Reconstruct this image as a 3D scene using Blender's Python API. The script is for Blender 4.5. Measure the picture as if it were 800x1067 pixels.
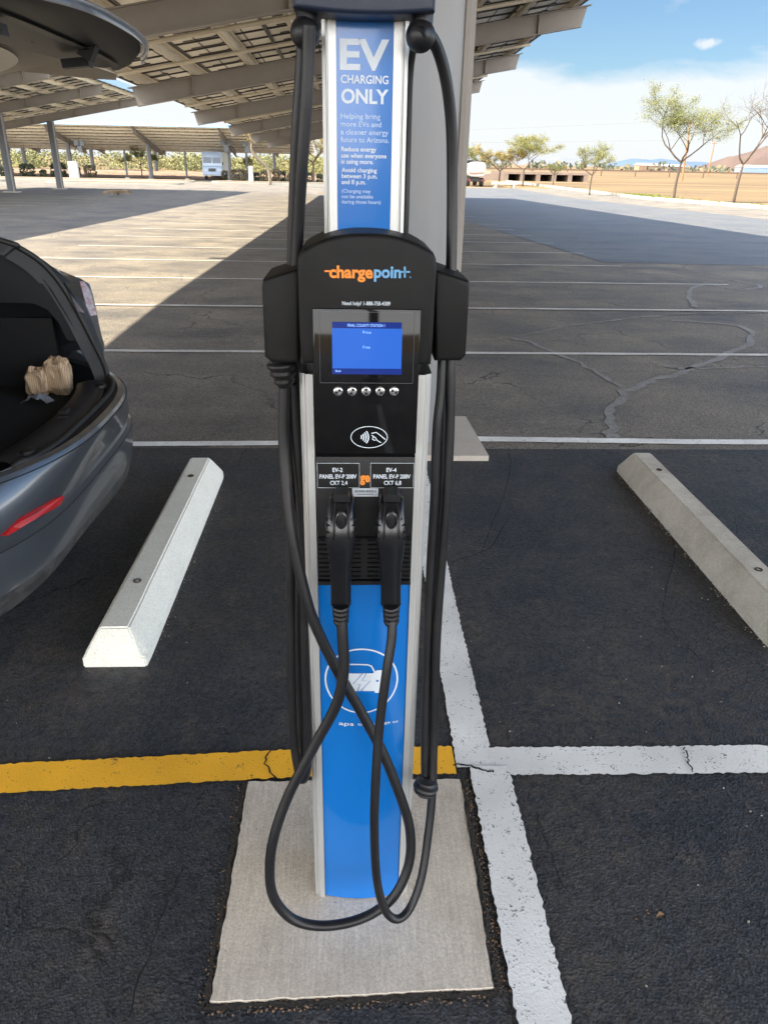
import bpy, bmesh, math, random
from mathutils import Vector, Matrix, noise
PI = math.pi
scene = bpy.context.scene
for o in list(bpy.data.objects): bpy.data.objects.remove(o)
C = scene.collection

# ------------------------------------------------------------------ camera
CAM = Vector((0, 0, 1.7)); FPX = 770.0
FW = Vector((0.0438, 0.90239, -0.42869)).normalized()
ROLL = math.atan(0.020)
_psi = 0.04843647997631817
_R = Vector((math.cos(_psi), -math.sin(_psi), 0)); _U = _R.cross(FW).normalized()
EX = _R * math.cos(ROLL) + _U * math.sin(ROLL)
EY = -_U * math.cos(ROLL) + _R * math.sin(ROLL)
cd = bpy.data.cameras.new('camera'); cam = bpy.data.objects.new('camera', cd); C.objects.link(cam)
cd.sensor_fit = 'HORIZONTAL'; cd.sensor_width = 36; cd.lens = 36 * FPX / 800; cd.clip_end = 9000; cd.clip_start = 0.02
up = -EY; bk = -FW
cam.matrix_world = Matrix(((EX.x, up.x, bk.x, CAM.x), (EX.y, up.y, bk.y, CAM.y), (EX.z, up.z, bk.z, CAM.z), (0, 0, 0, 1)))
scene.camera = cam

# ------------------------------------------------------------------ light
SUN_EL = 44.5
world = bpy.data.worlds.new('World'); scene.world = world; world.use_nodes = True
nt = world.node_tree; nt.nodes.clear()
def wn(t, **k):
    n = nt.nodes.new(t)
    for a, b in k.items(): setattr(n, a, b)
    return n
out = wn('ShaderNodeOutputWorld'); bg = wn('ShaderNodeBackground'); bg.inputs[1].default_value = 0.10
sky = wn('ShaderNodeTexSky', sky_type='NISHITA', sun_disc=False)
sky.sun_elevation = math.radians(SUN_EL); sky.sun_rotation = math.radians(-94); sky.altitude = 300
sky.air_density = 1.0; sky.dust_density = 0.7; sky.ozone_density = 1.4
tc = wn('ShaderNodeTexCoord'); sep = wn('ShaderNodeSeparateXYZ'); nt.links.new(tc.outputs['Generated'], sep.inputs[0])
mp = wn('ShaderNodeMapping'); mp.inputs['Scale'].default_value = (1.5, 1.5, 6.0); nt.links.new(tc.outputs['Generated'], mp.inputs[0])
nz = wn('ShaderNodeTexNoise'); nz.inputs['Scale'].default_value = 2.2; nz.inputs['Detail'].default_value = 7; nz.inputs['Roughness'].default_value = 0.58; nz.inputs['Distortion'].default_value = 0.25
nt.links.new(mp.outputs[0], nz.inputs['Vector'])
el = wn('ShaderNodeMapRange'); el.inputs[1].default_value = 0.055; el.inputs[2].default_value = 0.125; el.inputs[3].default_value = 0.62; el.inputs[4].default_value = -0.02
nt.links.new(sep.outputs['Z'], el.inputs[0])
ad = wn('ShaderNodeMath', operation='ADD'); nt.links.new(nz.outputs[0], ad.inputs[0]); nt.links.new(el.outputs[0], ad.inputs[1])
rp = wn('ShaderNodeMapRange'); rp.inputs[1].default_value = 0.60; rp.inputs[2].default_value = 0.82; rp.inputs[3].default_value = 0; rp.inputs[4].default_value = 0.85
# sky ahead dimmed; bright unseen cloud added behind the viewer to fill the shade
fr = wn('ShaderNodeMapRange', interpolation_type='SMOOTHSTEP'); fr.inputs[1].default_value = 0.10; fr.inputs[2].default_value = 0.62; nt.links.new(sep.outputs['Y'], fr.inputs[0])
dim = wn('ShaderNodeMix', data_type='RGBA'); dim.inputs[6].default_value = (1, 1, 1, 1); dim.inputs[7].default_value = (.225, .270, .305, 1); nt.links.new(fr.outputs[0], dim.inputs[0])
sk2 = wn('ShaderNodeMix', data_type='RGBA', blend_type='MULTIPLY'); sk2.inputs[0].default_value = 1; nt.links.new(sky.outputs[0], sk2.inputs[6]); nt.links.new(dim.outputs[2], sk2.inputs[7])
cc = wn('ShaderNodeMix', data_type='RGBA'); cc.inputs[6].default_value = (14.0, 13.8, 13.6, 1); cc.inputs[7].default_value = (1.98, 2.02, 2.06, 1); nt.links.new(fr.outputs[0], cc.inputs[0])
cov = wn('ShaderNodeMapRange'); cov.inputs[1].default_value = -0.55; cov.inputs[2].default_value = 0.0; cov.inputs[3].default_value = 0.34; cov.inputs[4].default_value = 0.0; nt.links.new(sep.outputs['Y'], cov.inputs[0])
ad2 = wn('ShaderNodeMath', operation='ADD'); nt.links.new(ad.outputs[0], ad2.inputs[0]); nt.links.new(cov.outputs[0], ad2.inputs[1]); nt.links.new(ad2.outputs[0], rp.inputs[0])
# one small cloud puff high on the right
dp = wn('ShaderNodeVectorMath', operation='SUBTRACT'); dp.inputs[1].default_value = (0.3822, 0.9162, 0.1205); nt.links.new(tc.outputs['Generated'], dp.inputs[0])
dsc = wn('ShaderNodeVectorMath', operation='MULTIPLY'); dsc.inputs[1].default_value = (1, 1, 2.2); nt.links.new(dp.outputs[0], dsc.inputs[0])
dl = wn('ShaderNodeVectorMath', operation='LENGTH'); nt.links.new(dsc.outputs[0], dl.inputs[0])
pn = wn('ShaderNodeTexNoise'); pn.inputs['Scale'].default_value = 70; pn.inputs['Detail'].default_value = 5; nt.links.new(tc.outputs['Generated'], pn.inputs['Vector'])
pa = wn('ShaderNodeMath', operation='MULTIPLY_ADD'); pa.inputs[1].default_value = .030; nt.links.new(pn.outputs[0], pa.inputs[0]); nt.links.new(dl.outputs['Value'], pa.inputs[2])
pm = wn('ShaderNodeMapRange'); pm.inputs[1].default_value = .0165; pm.inputs[2].default_value = .0265; pm.inputs[3].default_value = .75; pm.inputs[4].default_value = 0; nt.links.new(pa.outputs[0], pm.inputs[0])
pmax = wn('ShaderNodeMath', operation='MAXIMUM'); nt.links.new(rp.outputs[0], pmax.inputs[0]); nt.links.new(pm.outputs[0], pmax.inputs[1])
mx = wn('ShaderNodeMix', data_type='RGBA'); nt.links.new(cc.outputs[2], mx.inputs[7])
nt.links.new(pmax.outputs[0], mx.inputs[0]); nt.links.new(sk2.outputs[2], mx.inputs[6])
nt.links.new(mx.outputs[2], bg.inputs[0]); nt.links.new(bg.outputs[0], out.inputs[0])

sl = bpy.data.lights.new('sun', 'SUN'); sl.energy = 3.5; sl.angle = math.radians(0.55); sl.color = (1.0, 0.88, 0.68)
so = bpy.data.objects.new('sun', sl); C.objects.link(so)
_az = math.radians(4)       # a little behind the camera
sd = Vector((-math.cos(math.radians(SUN_EL)) * math.cos(_az), -math.cos(math.radians(SUN_EL)) * math.sin(_az), math.sin(math.radians(SUN_EL))))
so.rotation_euler = sd.to_track_quat('Z', 'Y').to_euler()
sky.sun_rotation = math.atan2(sd.x, sd.y)
vs = scene.view_settings; vs.view_transform = 'Standard'; vs.look = 'None'; vs.gamma = 1; vs.use_curve_mapping = False; vs.exposure = 2.35
scene.cycles.max_bounces = 6; scene.cycles.diffuse_bounces = 4; scene.cycles.glossy_bounces = 3; scene.cycles.transmission_bounces = 2; scene.cycles.caustics_reflective = False; scene.cycles.caustics_refractive = False

# ------------------------------------------------------------------ helpers
def ray(x, y): return FW * FPX + EX * (x - 400) + EY * (y - 533.5)
def P(x, y, Y):                    # point of the photo at depth Y (metres in front of the viewer)
    d = ray(x, y); return CAM + d * (Y / d.y)
def PZ(x, y, z):
    d = ray(x, y); return CAM + d * ((z - CAM.z) / d.z)
def lerp(a, b, t): return a + (b - a) * t
def clamp(v, a, b): return max(a, min(b, v))
def slope(X): return lerp(0.010, 0.015, clamp((X + 10) / 8, 0, 1))
def gz(X, Y): return -slope(X) * clamp(Y - 10, 0, 60)

MATS = {}
def mat(name, base, rough=0.6, metal=0.0, var=0.0, vscale=6.0, bump=0.0, bscale=60.0, coat=0.0, emit=None, spec=0.5, dirt=None, dscale=2.0, damt=0.4, stretch=None):
    if name in MATS: return MATS[name]
    m = bpy.data.materials.new(name); m.use_nodes = True; n = m.node_tree.nodes; L = m.node_tree.links
    b = n['Principled BSDF']; b.inputs['Roughness'].default_value = rough; b.inputs['Metallic'].default_value = metal
    b.inputs['Specular IOR Level'].default_value = spec; b.inputs['Coat Weight'].default_value = coat; b.inputs['Coat Roughness'].default_value = 0.05
    t = n.new('ShaderNodeTexCoord'); mpn = n.new('ShaderNodeMapping'); L.new(t.outputs['Object'], mpn.inputs[0])
    if stretch: mpn.inputs['Scale'].default_value = stretch
    col = None
    if var > 0 or dirt:
        nn = n.new('ShaderNodeTexNoise'); nn.inputs['Scale'].default_value = vscale; nn.inputs['Detail'].default_value = 4; nn.inputs['Roughness'].default_value = .65
        L.new(mpn.outputs[0], nn.inputs['Vector'])
        mr = n.new('ShaderNodeMapRange'); mr.inputs[1].default_value = .3; mr.inputs[2].default_value = .7; mr.inputs[3].default_value = 1 - var; mr.inputs[4].default_value = 1 + var
        L.new(nn.outputs[0], mr.inputs[0])
        vm = n.new('ShaderNodeVectorMath'); vm.operation = 'SCALE'; vm.inputs[0].default_value = base[:3]; L.new(mr.outputs[0], vm.inputs['Scale'])
        col = vm.outputs[0]
        if dirt:
            n2 = n.new('ShaderNodeTexNoise'); n2.inputs['Scale'].default_value = dscale; n2.inputs['Detail'].default_value = 6; n2.inputs['Roughness'].default_value = .7; L.new(mpn.outputs[0], n2.inputs['Vector'])
            m2 = n.new('ShaderNodeMapRange'); m2.inputs[1].default_value = .45; m2.inputs[2].default_value = .72; m2.inputs[3].default_value = 0; m2.inputs[4].default_value = damt; L.new(n2.outputs[0], m2.inputs[0])
            mm = n.new('ShaderNodeMix'); mm.data_type = 'RGBA'; mm.inputs[7].default_value = (*dirt, 1); L.new(m2.outputs[0], mm.inputs[0]); L.new(col, mm.inputs[6]); col = mm.outputs[2]
        L.new(col, b.inputs['Base Color'])
    else: b.inputs['Base Color'].default_value = (*base[:3], 1)
    if bump > 0:
        nb = n.new('ShaderNodeTexNoise'); nb.inputs['Scale'].default_value = bscale; nb.inputs['Detail'].default_value = 3; L.new(mpn.outputs[0], nb.inputs['Vector'])
        bn = n.new('ShaderNodeBump'); bn.inputs['Strength'].default_value = bump; bn.inputs['Distance'].default_value = 0.004; L.new(nb.outputs[0], bn.inputs['Height']); L.new(bn.outputs[0], b.inputs['Normal'])
    if emit:
        b.inputs['Emission Color'].default_value = (*emit[:3], 1); b.inputs['Emission Strength'].default_value = emit[3]
    MATS[name] = m; return m

ROOTLOC = {}
def obj(name, verts, faces, m, parent=None, smooth=False, fmat=None, autos=None):
    base = ROOTLOC.get(parent.name, Vector((0, 0, 0))) if parent else Vector((0, 0, 0))
    me = bpy.data.meshes.new(name); me.from_pydata([tuple(Vector(v) - base) for v in verts], [], faces)
    ms = m if isinstance(m, (list, tuple)) else [m]
    for q in ms: me.materials.append(q)
    if fmat:
        for p, k in zip(me.polygons, fmat): p.material_index = k
    if smooth:
        for p in me.polygons: p.use_smooth = True
    me.update(); me.validate()
    if autos is not None:
        bm = bmesh.new(); bm.from_mesh(me)
        for e in bm.edges:
            if len(e.link_faces) == 2 and e.calc_face_angle(0) > autos: e.smooth = False
        bm.to_mesh(me); bm.free()
    o = bpy.data.objects.new(name, me); C.objects.link(o)
    if parent: o.parent = parent; ROOTLOC[o.name] = base
    else: ROOTLOC[o.name] = Vector((0, 0, 0))
    return o
def tag(o, label=None, cat=None, group=None, kind=None):
    if label: o['label'] = label
    if cat: o['category'] = cat
    if group: o['group'] = group
    if kind: o['kind'] = kind
    return o
def thing(name, label, cat, loc, group=None):
    o = bpy.data.objects.new(name, None); C.objects.link(o); o.location = loc; o.empty_display_size = .2
    ROOTLOC[o.name] = Vector(loc); return tag(o, label, cat, group)
def dup(root, loc, label=None, rz=None):
    r = root.copy(); C.objects.link(r); r.location = loc
    if rz is not None: r.rotation_euler = (0, 0, rz)
    if label: r['label'] = label
    for ch in list(root.children):
        c = ch.copy(); C.objects.link(c); c.parent = r
        for g in list(ch.children):
            d = g.copy(); C.objects.link(d); d.parent = c
    return r
class MB:
    def __init__(s): s.v = []; s.f = []; s.m = []
    def add(s, v, f, k=0):
        n = len(s.v); s.v += [Vector(q) for q in v]; s.f += [tuple(i + n for i in q) for q in f]; s.m += [k] * len(f); return s
    def box(s, c, d, k=0, rot=None):
        hx, hy, hz = d[0] / 2, d[1] / 2, d[2] / 2; c = Vector(c)
        vs_ = [Vector((x, y, z)) for x in (-hx, hx) for y in (-hy, hy) for z in (-hz, hz)]
        if rot: vs_ = [rot @ q for q in vs_]
        return s.add([q + c for q in vs_], [(0, 1, 3, 2), (4, 6, 7, 5), (0, 4, 5, 1), (2, 3, 7, 6), (0, 2, 6, 4), (1, 5, 7, 3)], k)
    def bbox(s, x0, x1, y0, y1, z0, z1, k=0): return s.box(((x0 + x1) / 2, (y0 + y1) / 2, (z0 + z1) / 2), (x1 - x0, y1 - y0, z1 - z0), k)
    def hexa(s, p, k=0):   # 8 points: bottom 4 ccw, top 4 ccw
        return s.add(p, [(3, 2, 1, 0), (4, 5, 6, 7), (0, 1, 5, 4), (1, 2, 6, 5), (2, 3, 7, 6), (3, 0, 4, 7)], k)
    def tube(s, pts, r, n=10, k=0, cap=True):
        pts = [Vector(p) for p in pts]; rr = r if isinstance(r, (list, tuple)) else [r] * len(pts)
        t0 = (pts[1] - pts[0]).normalized(); a = t0.orthogonal().normalized(); vv = []; ff = []
        for i, p in enumerate(pts):
            t = (pts[min(i + 1, len(pts) - 1)] - pts[max(i - 1, 0)]).normalized()
            a = (a - t * a.dot(t)).normalized(); b = t.cross(a)
            for j in range(n):
                an = 2 * PI * j / n; vv.append(p + (a * math.cos(an) + b * math.sin(an)) * rr[i])
        for i in range(len(pts) - 1):
            for j in range(n):
                ff.append((i * n + j, i * n + (j + 1) % n, (i + 1) * n + (j + 1) % n, (i + 1) * n + j))
        if cap: ff.append(tuple(reversed(range(n)))); ff.append(tuple((len(pts) - 1) * n + j for j in range(n)))
        return s.add(vv, ff, k)
    def lathe(s, c, prof, axis=(0, 0, 1), n=20, k=0):
        ax = Vector(axis).normalized(); a = ax.orthogonal().normalized(); b = ax.cross(a); c = Vector(c); vv = []; ff = []
        for h, r in prof:
            for j in range(n):
                an = 2 * PI * j / n; vv.append(c + ax * h + (a * math.cos(an) + b * math.sin(an)) * r)
        for i in range(len(prof) - 1):
            for j in range(n): ff.append((i * n + j, i * n + (j + 1) % n, (i + 1) * n + (j + 1) % n, (i + 1) * n + j))
        ff.append(tuple(reversed(range(n)))); ff.append(tuple((len(prof) - 1) * n + j for j in range(n)))
        return s.add(vv, ff, k)
    def grid(s, rows, k=0, close=False):
        n = len(rows[0]); vv = [q for r in rows for q in r]; ff = []
        for i in range(len(rows) - 1):
            for j in range(n - (0 if close else 1)):
                ff.append((i * n + j, i * n + (j + 1) % n, (i + 1) * n + (j + 1) % n, (i + 1) * n + j))
        return s.add(vv, ff, k)
    def build(s, name, m, parent=None, smooth=False, autos=None):
        ms = m if isinstance(m, (list, tuple)) else [m]
        return obj(name, s.v, s.f, ms, parent, smooth, s.m if len(ms) > 1 else None, autos)
def catmull(pts, sub=8):
    pts = [Vector(p) for p in pts]; o = []
    q = [pts[0] * 2 - pts[1]] + pts + [pts[-1] * 2 - pts[-2]]
    for i in range(1, len(q) - 2):
        for j in range(sub):
            t = j / sub; a, b, c, d = q[i - 1:i + 3]
            o.append(0.5 * ((2 * b) + (c - a) * t + (2 * a - 5 * b + 4 * c - d) * t * t + (3 * b - 3 * c + d - a) * t ** 3))
    o.append(pts[-1]); return o
def prism(outline, y0, y1, name, m, parent, bevel=0.0, seg=3, front_only=True, smooth=True):
    """outline: list of (x, z) anticlockwise seen from -Y; a solid from y0 (front) to y1 (back)"""
    bm = bmesh.new(); a = [bm.verts.new((x, y0, z)) for x, z in outline]; b = [bm.verts.new((x, y1, z)) for x, z in outline]
    bm.faces.new(a); bm.faces.new(list(reversed(b))); n = len(a)
    for i in range(n): bm.faces.new((a[(i + 1) % n], a[i], b[i], b[(i + 1) % n]))
    bmesh.ops.recalc_face_normals(bm, faces=bm.faces)
    if bevel > 0:
        es = [e for e in bm.edges if all(abs(v.co.y - y0) < 1e-6 for v in e.verts) or (not front_only and all(abs(v.co.y - y1) < 1e-6 for v in e.verts))]
        bmesh.ops.bevel(bm, geom=es, offset=bevel, segments=seg, profile=0.5, affect='EDGES')
    me = bpy.data.meshes.new(name)
    base = ROOTLOC.get(parent.name, Vector((0, 0, 0))) if parent else Vector((0, 0, 0))
    bmesh.ops.translate(bm, vec=-base, verts=bm.verts)
    if smooth:
        for f in bm.faces: f.smooth = True
        for e in bm.edges:
            if len(e.link_faces) == 2 and e.calc_face_angle(0) > 0.6: e.smooth = False
    bm.to_mesh(me); bm.free(); me.materials.append(m)
    o = bpy.data.objects.new(name, me); C.objects.link(o)
    if parent: o.parent = parent; ROOTLOC[o.name] = base
    return o
def text_mb(mb, s, x0, x1, z0, z1, fn, bold=0.0, k=0, space=1.0):
    """letters of s fitted in x0..x1, z0..z1 (z0 = base line, z1 = capital height); fn(x,z) -> surface point"""
    cu = bpy.data.curves.new('t', 'FONT'); cu.body = s; cu.size = 1; cu.offset = bold; cu.space_character = space; cu.resolution_u = 4
    o = bpy.data.objects.new('t', cu); C.objects.link(o); dg = bpy.context.evaluated_depsgraph_get()
    me = bpy.data.meshes.new_from_object(o.evaluated_get(dg)); xs = [v.co.x for v in me.vertices]
    if x1 is None: x1 = x0 + (max(xs) - min(xs)) * (z1 - z0) / 0.70
    sx = (x1 - x0) / (max(xs) - min(xs)); sz = (z1 - z0) / 0.70; mn = min(xs)
    mb.add([fn(x0 + (v.co.x - mn) * sx, z0 + v.co.y * sz) for v in me.vertices], [tuple(p.vertices) for p in me.polygons], k)
    bpy.data.objects.remove(o); bpy.data.meshes.remove(me); bpy.data.curves.remove(cu)
def strip(mb, pts, w, fn, close=False, k=0):
    """flat line of width w through (x,z) points mapped by fn"""
    n = len(pts); L_, R_ = [], []
    for i in range(n):
        a = Vector(pts[(i - 1) % n] if close or i > 0 else pts[i]); b = Vector(pts[(i + 1) % n] if close or i < n - 1 else pts[i])
        t = (b - a).normalized(); nn = Vector((-t.y, t.x)); p = Vector(pts[i]); L_.append(p + nn * w / 2); R_.append(p - nn * w / 2)
    rows = [[fn(a.x, a.y), fn(b.x, b.y)] for a, b in zip(L_, R_)]
    if close: rows.append(rows[0])
    mb.grid(rows, k)

# ------------------------------------------------------------------ materials
def asphalt(name, kind):
    m = bpy.data.materials.new(name); m.use_nodes = True; n = m.node_tree.nodes; L = m.node_tree.links; b = n['Principled BSDF']
    g = n.new('ShaderNodeNewGeometry')
    def noise_(sc, det=6, ro=.6, v=None):
        q = n.new('ShaderNodeTexNoise'); q.inputs['Scale'].default_value = sc; q.inputs['Detail'].default_value = det; q.inputs['Roughness'].default_value = ro
        L.new(v or g.outputs['Position'], q.inputs['Vector']); return q.outputs[0]
    def rng(i, a, b_, c, d):
        q = n.new('ShaderNodeMapRange'); q.inputs[1].default_value = a; q.inputs[2].default_value = b_; q.inputs[3].default_value = c; q.inputs[4].default_value = d; L.new(i, q.inputs[0]); return q.outputs[0]
    def mix(f, a, b_):
        q = n.new('ShaderNodeMix'); q.data_type = 'RGBA'
        L.new(f, q.inputs[0])
        for s_, v in ((6, a), (7, b_)):
            if isinstance(v, tuple): q.inputs[s_].default_value = (*v, 1)
            else: L.new(v, q.inputs[s_])
        return q.outputs[2]
    big = noise_(0.9, 6, .62); fine = noise_(190 if kind == 'seal' else 90, 3, .75); med = noise_(7, 5, .7)
    st = n.new('ShaderNodeMapping'); st.inputs['Scale'].default_value = (.25, 1.1, 1); L.new(g.outputs['Position'], st.inputs[0]); streak = noise_(1.6, 6, .6, st.outputs[0])
    if kind == 'seal':
        c = mix(rng(big, .42, .72, 0, 1), (.027, .031, .038), (.052, .052, .054)); c = mix(rng(med, .52, .76, 0, .6), c, (.088, .073, .060))
        c = mix(rng(streak, .55, .75, 0, .55), c, (.066, .058, .051)); rough = rng(big, .3, .7, .55, .7); fl = (.35, 1.75)
    elif kind == 'old':
        c = mix(rng(big, .38, .66, 0, 1), (.090, .086, .084), (.205, .182, .150)); c = mix(rng(streak, .45, .75, 0, .7), c, (.20, .178, .145))
        c = mix(rng(med, .55, .8, 0, .5), c, (.22, .195, .16)); rough = rng(big, .3, .7, .6, .75); fl = (.55, 1.45)
    else:
        c = mix(rng(streak, .3, .7, 0, 1), (.080, .089, .103), (.120, .129, .142)); c = mix(rng(med, .55, .8, 0, .4), c, (.14, .145, .155)); rough = rng(big, .3, .7, .5, .6); fl = (.85, 1.2)  # bluish base: sky reflection on the shaded lane put into the colour
    sc = n.new('ShaderNodeVectorMath'); sc.operation = 'SCALE'; L.new(c, sc.inputs[0]); L.new(rng(fine, .32, .7, *fl), sc.inputs['Scale'])
    vo = n.new('ShaderNodeTexVoronoi'); vo.inputs['Scale'].default_value = 165; L.new(g.outputs['Position'], vo.inputs['Vector'])
    v2 = n.new('ShaderNodeTexVoronoi'); v2.inputs['Scale'].default_value = 105; L.new(g.outputs['Position'], v2.inputs['Vector'])
    s2_ = n.new('ShaderNodeVectorMath'); s2_.operation = 'SCALE'; L.new(sc.outputs[0], s2_.inputs[0]); L.new(rng(v2.outputs['Color'], 0.05, .95, .50, 1.60), s2_.inputs['Scale'])
    dust = rng(noise_(.55, 5, .7), .44, .64, 0, .85 if kind == 'seal' else .45); dfine = rng(noise_(26, 4, .8), .40, .62, 0, 1)
    dm = n.new('ShaderNodeMath'); dm.operation = 'MULTIPLY'; L.new(dust, dm.inputs[0]); L.new(dfine, dm.inputs[1])
    dusty = mix(dm.outputs[0], s2_.outputs[0], (.115, .096, .078) if kind == 'seal' else (.22, .19, .15))
    hi = n.new('ShaderNodeMath'); hi.operation = 'MULTIPLY'; L.new(rng(vo.outputs['Color'], .88, .97, 0, 1), hi.inputs[0]); L.new(rng(vo.outputs['Distance'], .15, .35, .55, 0), hi.inputs[1])
    final = mix(hi.outputs[0], dusty, (.17, .165, .16)); 
    # thin random cracks
    wv = n.new('ShaderNodeVectorMath'); wv.operation = 'ADD'; nn2 = n.new('ShaderNodeTexNoise'); nn2.inputs['Scale'].default_value = 2.5; nn2.inputs['Detail'].default_value = 6; L.new(g.outputs['Position'], nn2.inputs['Vector'])
    sc2 = n.new('ShaderNodeVectorMath'); sc2.operation = 'SCALE'; sc2.inputs['Scale'].default_value = .55; L.new(nn2.outputs['Color'], sc2.inputs[0]); L.new(g.outputs['Position'], wv.inputs[0]); L.new(sc2.outputs[0], wv.inputs[1])
    vc = n.new('ShaderNodeTexVoronoi'); vc.feature = 'DISTANCE_TO_EDGE'; vc.inputs['Scale'].default_value = .55 if kind != 'seal' else .8; L.new(wv.outputs[0], vc.inputs['Vector'])
    cm = n.new('ShaderNodeMath'); cm.operation = 'MULTIPLY'; L.new(rng(vc.outputs[0], .0015, .006, 1, 0), cm.inputs[0]); L.new(rng(big, .46, .56, 0, .8), cm.inputs[1])
    final = mix(cm.outputs[0], final, (.012, .012, .013))
    L.new(final, b.inputs['Base Color']); L.new(rough, b.inputs['Roughness']); b.inputs['Specular IOR Level'].default_value = .32 if kind == 'seal' else .4
    bp = n.new('ShaderNodeBump'); bp.inputs['Strength'].default_value = .6; bp.inputs['Distance'].default_value = .0028
    f2 = n.new('ShaderNodeMath'); f2.operation = 'ADD'; L.new(v2.outputs['Distance'], f2.inputs[0]); L.new(cm.outputs[0], f2.inputs[1]) 
    f3 = n.new('ShaderNodeMath'); f3.operation = 'SUBTRACT'; L.new(f2.outputs[0], f3.inputs[0]); L.new(vo.outputs['Distance'], f3.inputs[1])
    L.new(f3.outputs[0], bp.inputs['Height']); L.new(bp.outputs[0], b.inputs['Normal'])
    return m
def paint(name, base, wear=.25, under=(.05, .05, .055), edge=0.0):
    m = bpy.data.materials.new(name); m.use_nodes = True; n = m.node_tree.nodes; L = m.node_tree.links; b = n['Principled BSDF']
    g = n.new('ShaderNodeNewGeometry')
    a = n.new('ShaderNodeTexNoise'); a.inputs['Scale'].default_value = 24; a.inputs['Detail'].default_value = 8; a.inputs['Roughness'].default_value = .75; L.new(g.outputs['Position'], a.inputs['Vector'])
    f = n.new('ShaderNodeTexNoise'); f.inputs['Scale'].default_value = 160; f.inputs['Detail'].default_value = 4; L.new(g.outputs['Position'], f.inputs['Vector'])
    ad = n.new('ShaderNodeMath'); ad.operation = 'ADD'; L.new(a.outputs[0], ad.inputs[0]); L.new(f.outputs[0], ad.inputs[1])
    r = n.new('ShaderNodeMapRange'); r.inputs[1].default_value = 1.22 - wear * .4; r.inputs[2].default_value = 1.34 - wear * .3; r.inputs[3].default_value = 0; r.inputs[4].default_value = 1; L.new(ad.outputs[0], r.inputs[0])
    lo = n.new('ShaderNodeTexNoise'); lo.inputs['Scale'].default_value = 3; lo.inputs['Detail'].default_value = 6; L.new(g.outputs['Position'], lo.inputs['Vector'])
    r2 = n.new('ShaderNodeMapRange'); r2.inputs[1].default_value = .3; r2.inputs[2].default_value = .7; r2.inputs[3].default_value = .78; r2.inputs[4].default_value = 1.08; L.new(lo.outputs[0], r2.inputs[0])
    sc = n.new('ShaderNodeVectorMath'); sc.operation = 'SCALE'; sc.inputs[0].default_value = base; L.new(r2.outputs[0], sc.inputs['Scale'])
    mx_ = n.new('ShaderNodeMix'); mx_.data_type = 'RGBA'; L.new(r.outputs[0], mx_.inputs[0]); L.new(sc.outputs[0], mx_.inputs[6]); mx_.inputs[7].default_value = (*under, 1)
    L.new(mx_.outputs[2], b.inputs['Base Color']); b.inputs['Roughness'].default_value = .7
    bp = n.new('ShaderNodeBump'); bp.inputs['Strength'].default_value = .5; bp.inputs['Distance'].default_value = .003; L.new(f.outputs[0], bp.inputs['Height']); L.new(bp.outputs[0], b.inputs['Normal'])
    return m
M_seal = asphalt('asphalt_sealed', 'seal'); M_old = asphalt('asphalt_old', 'old'); M_blue = asphalt('asphalt_smooth_sky_tint', 'blue')
M_white = paint('white_line_paint', (.82, .82, .80)); M_yel = paint('yellow_line_paint', (.96, .49, .028), .14); M_far = paint('thin_line_paint', (.60, .58, .55), .35, (.10, .095, .09))
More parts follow.
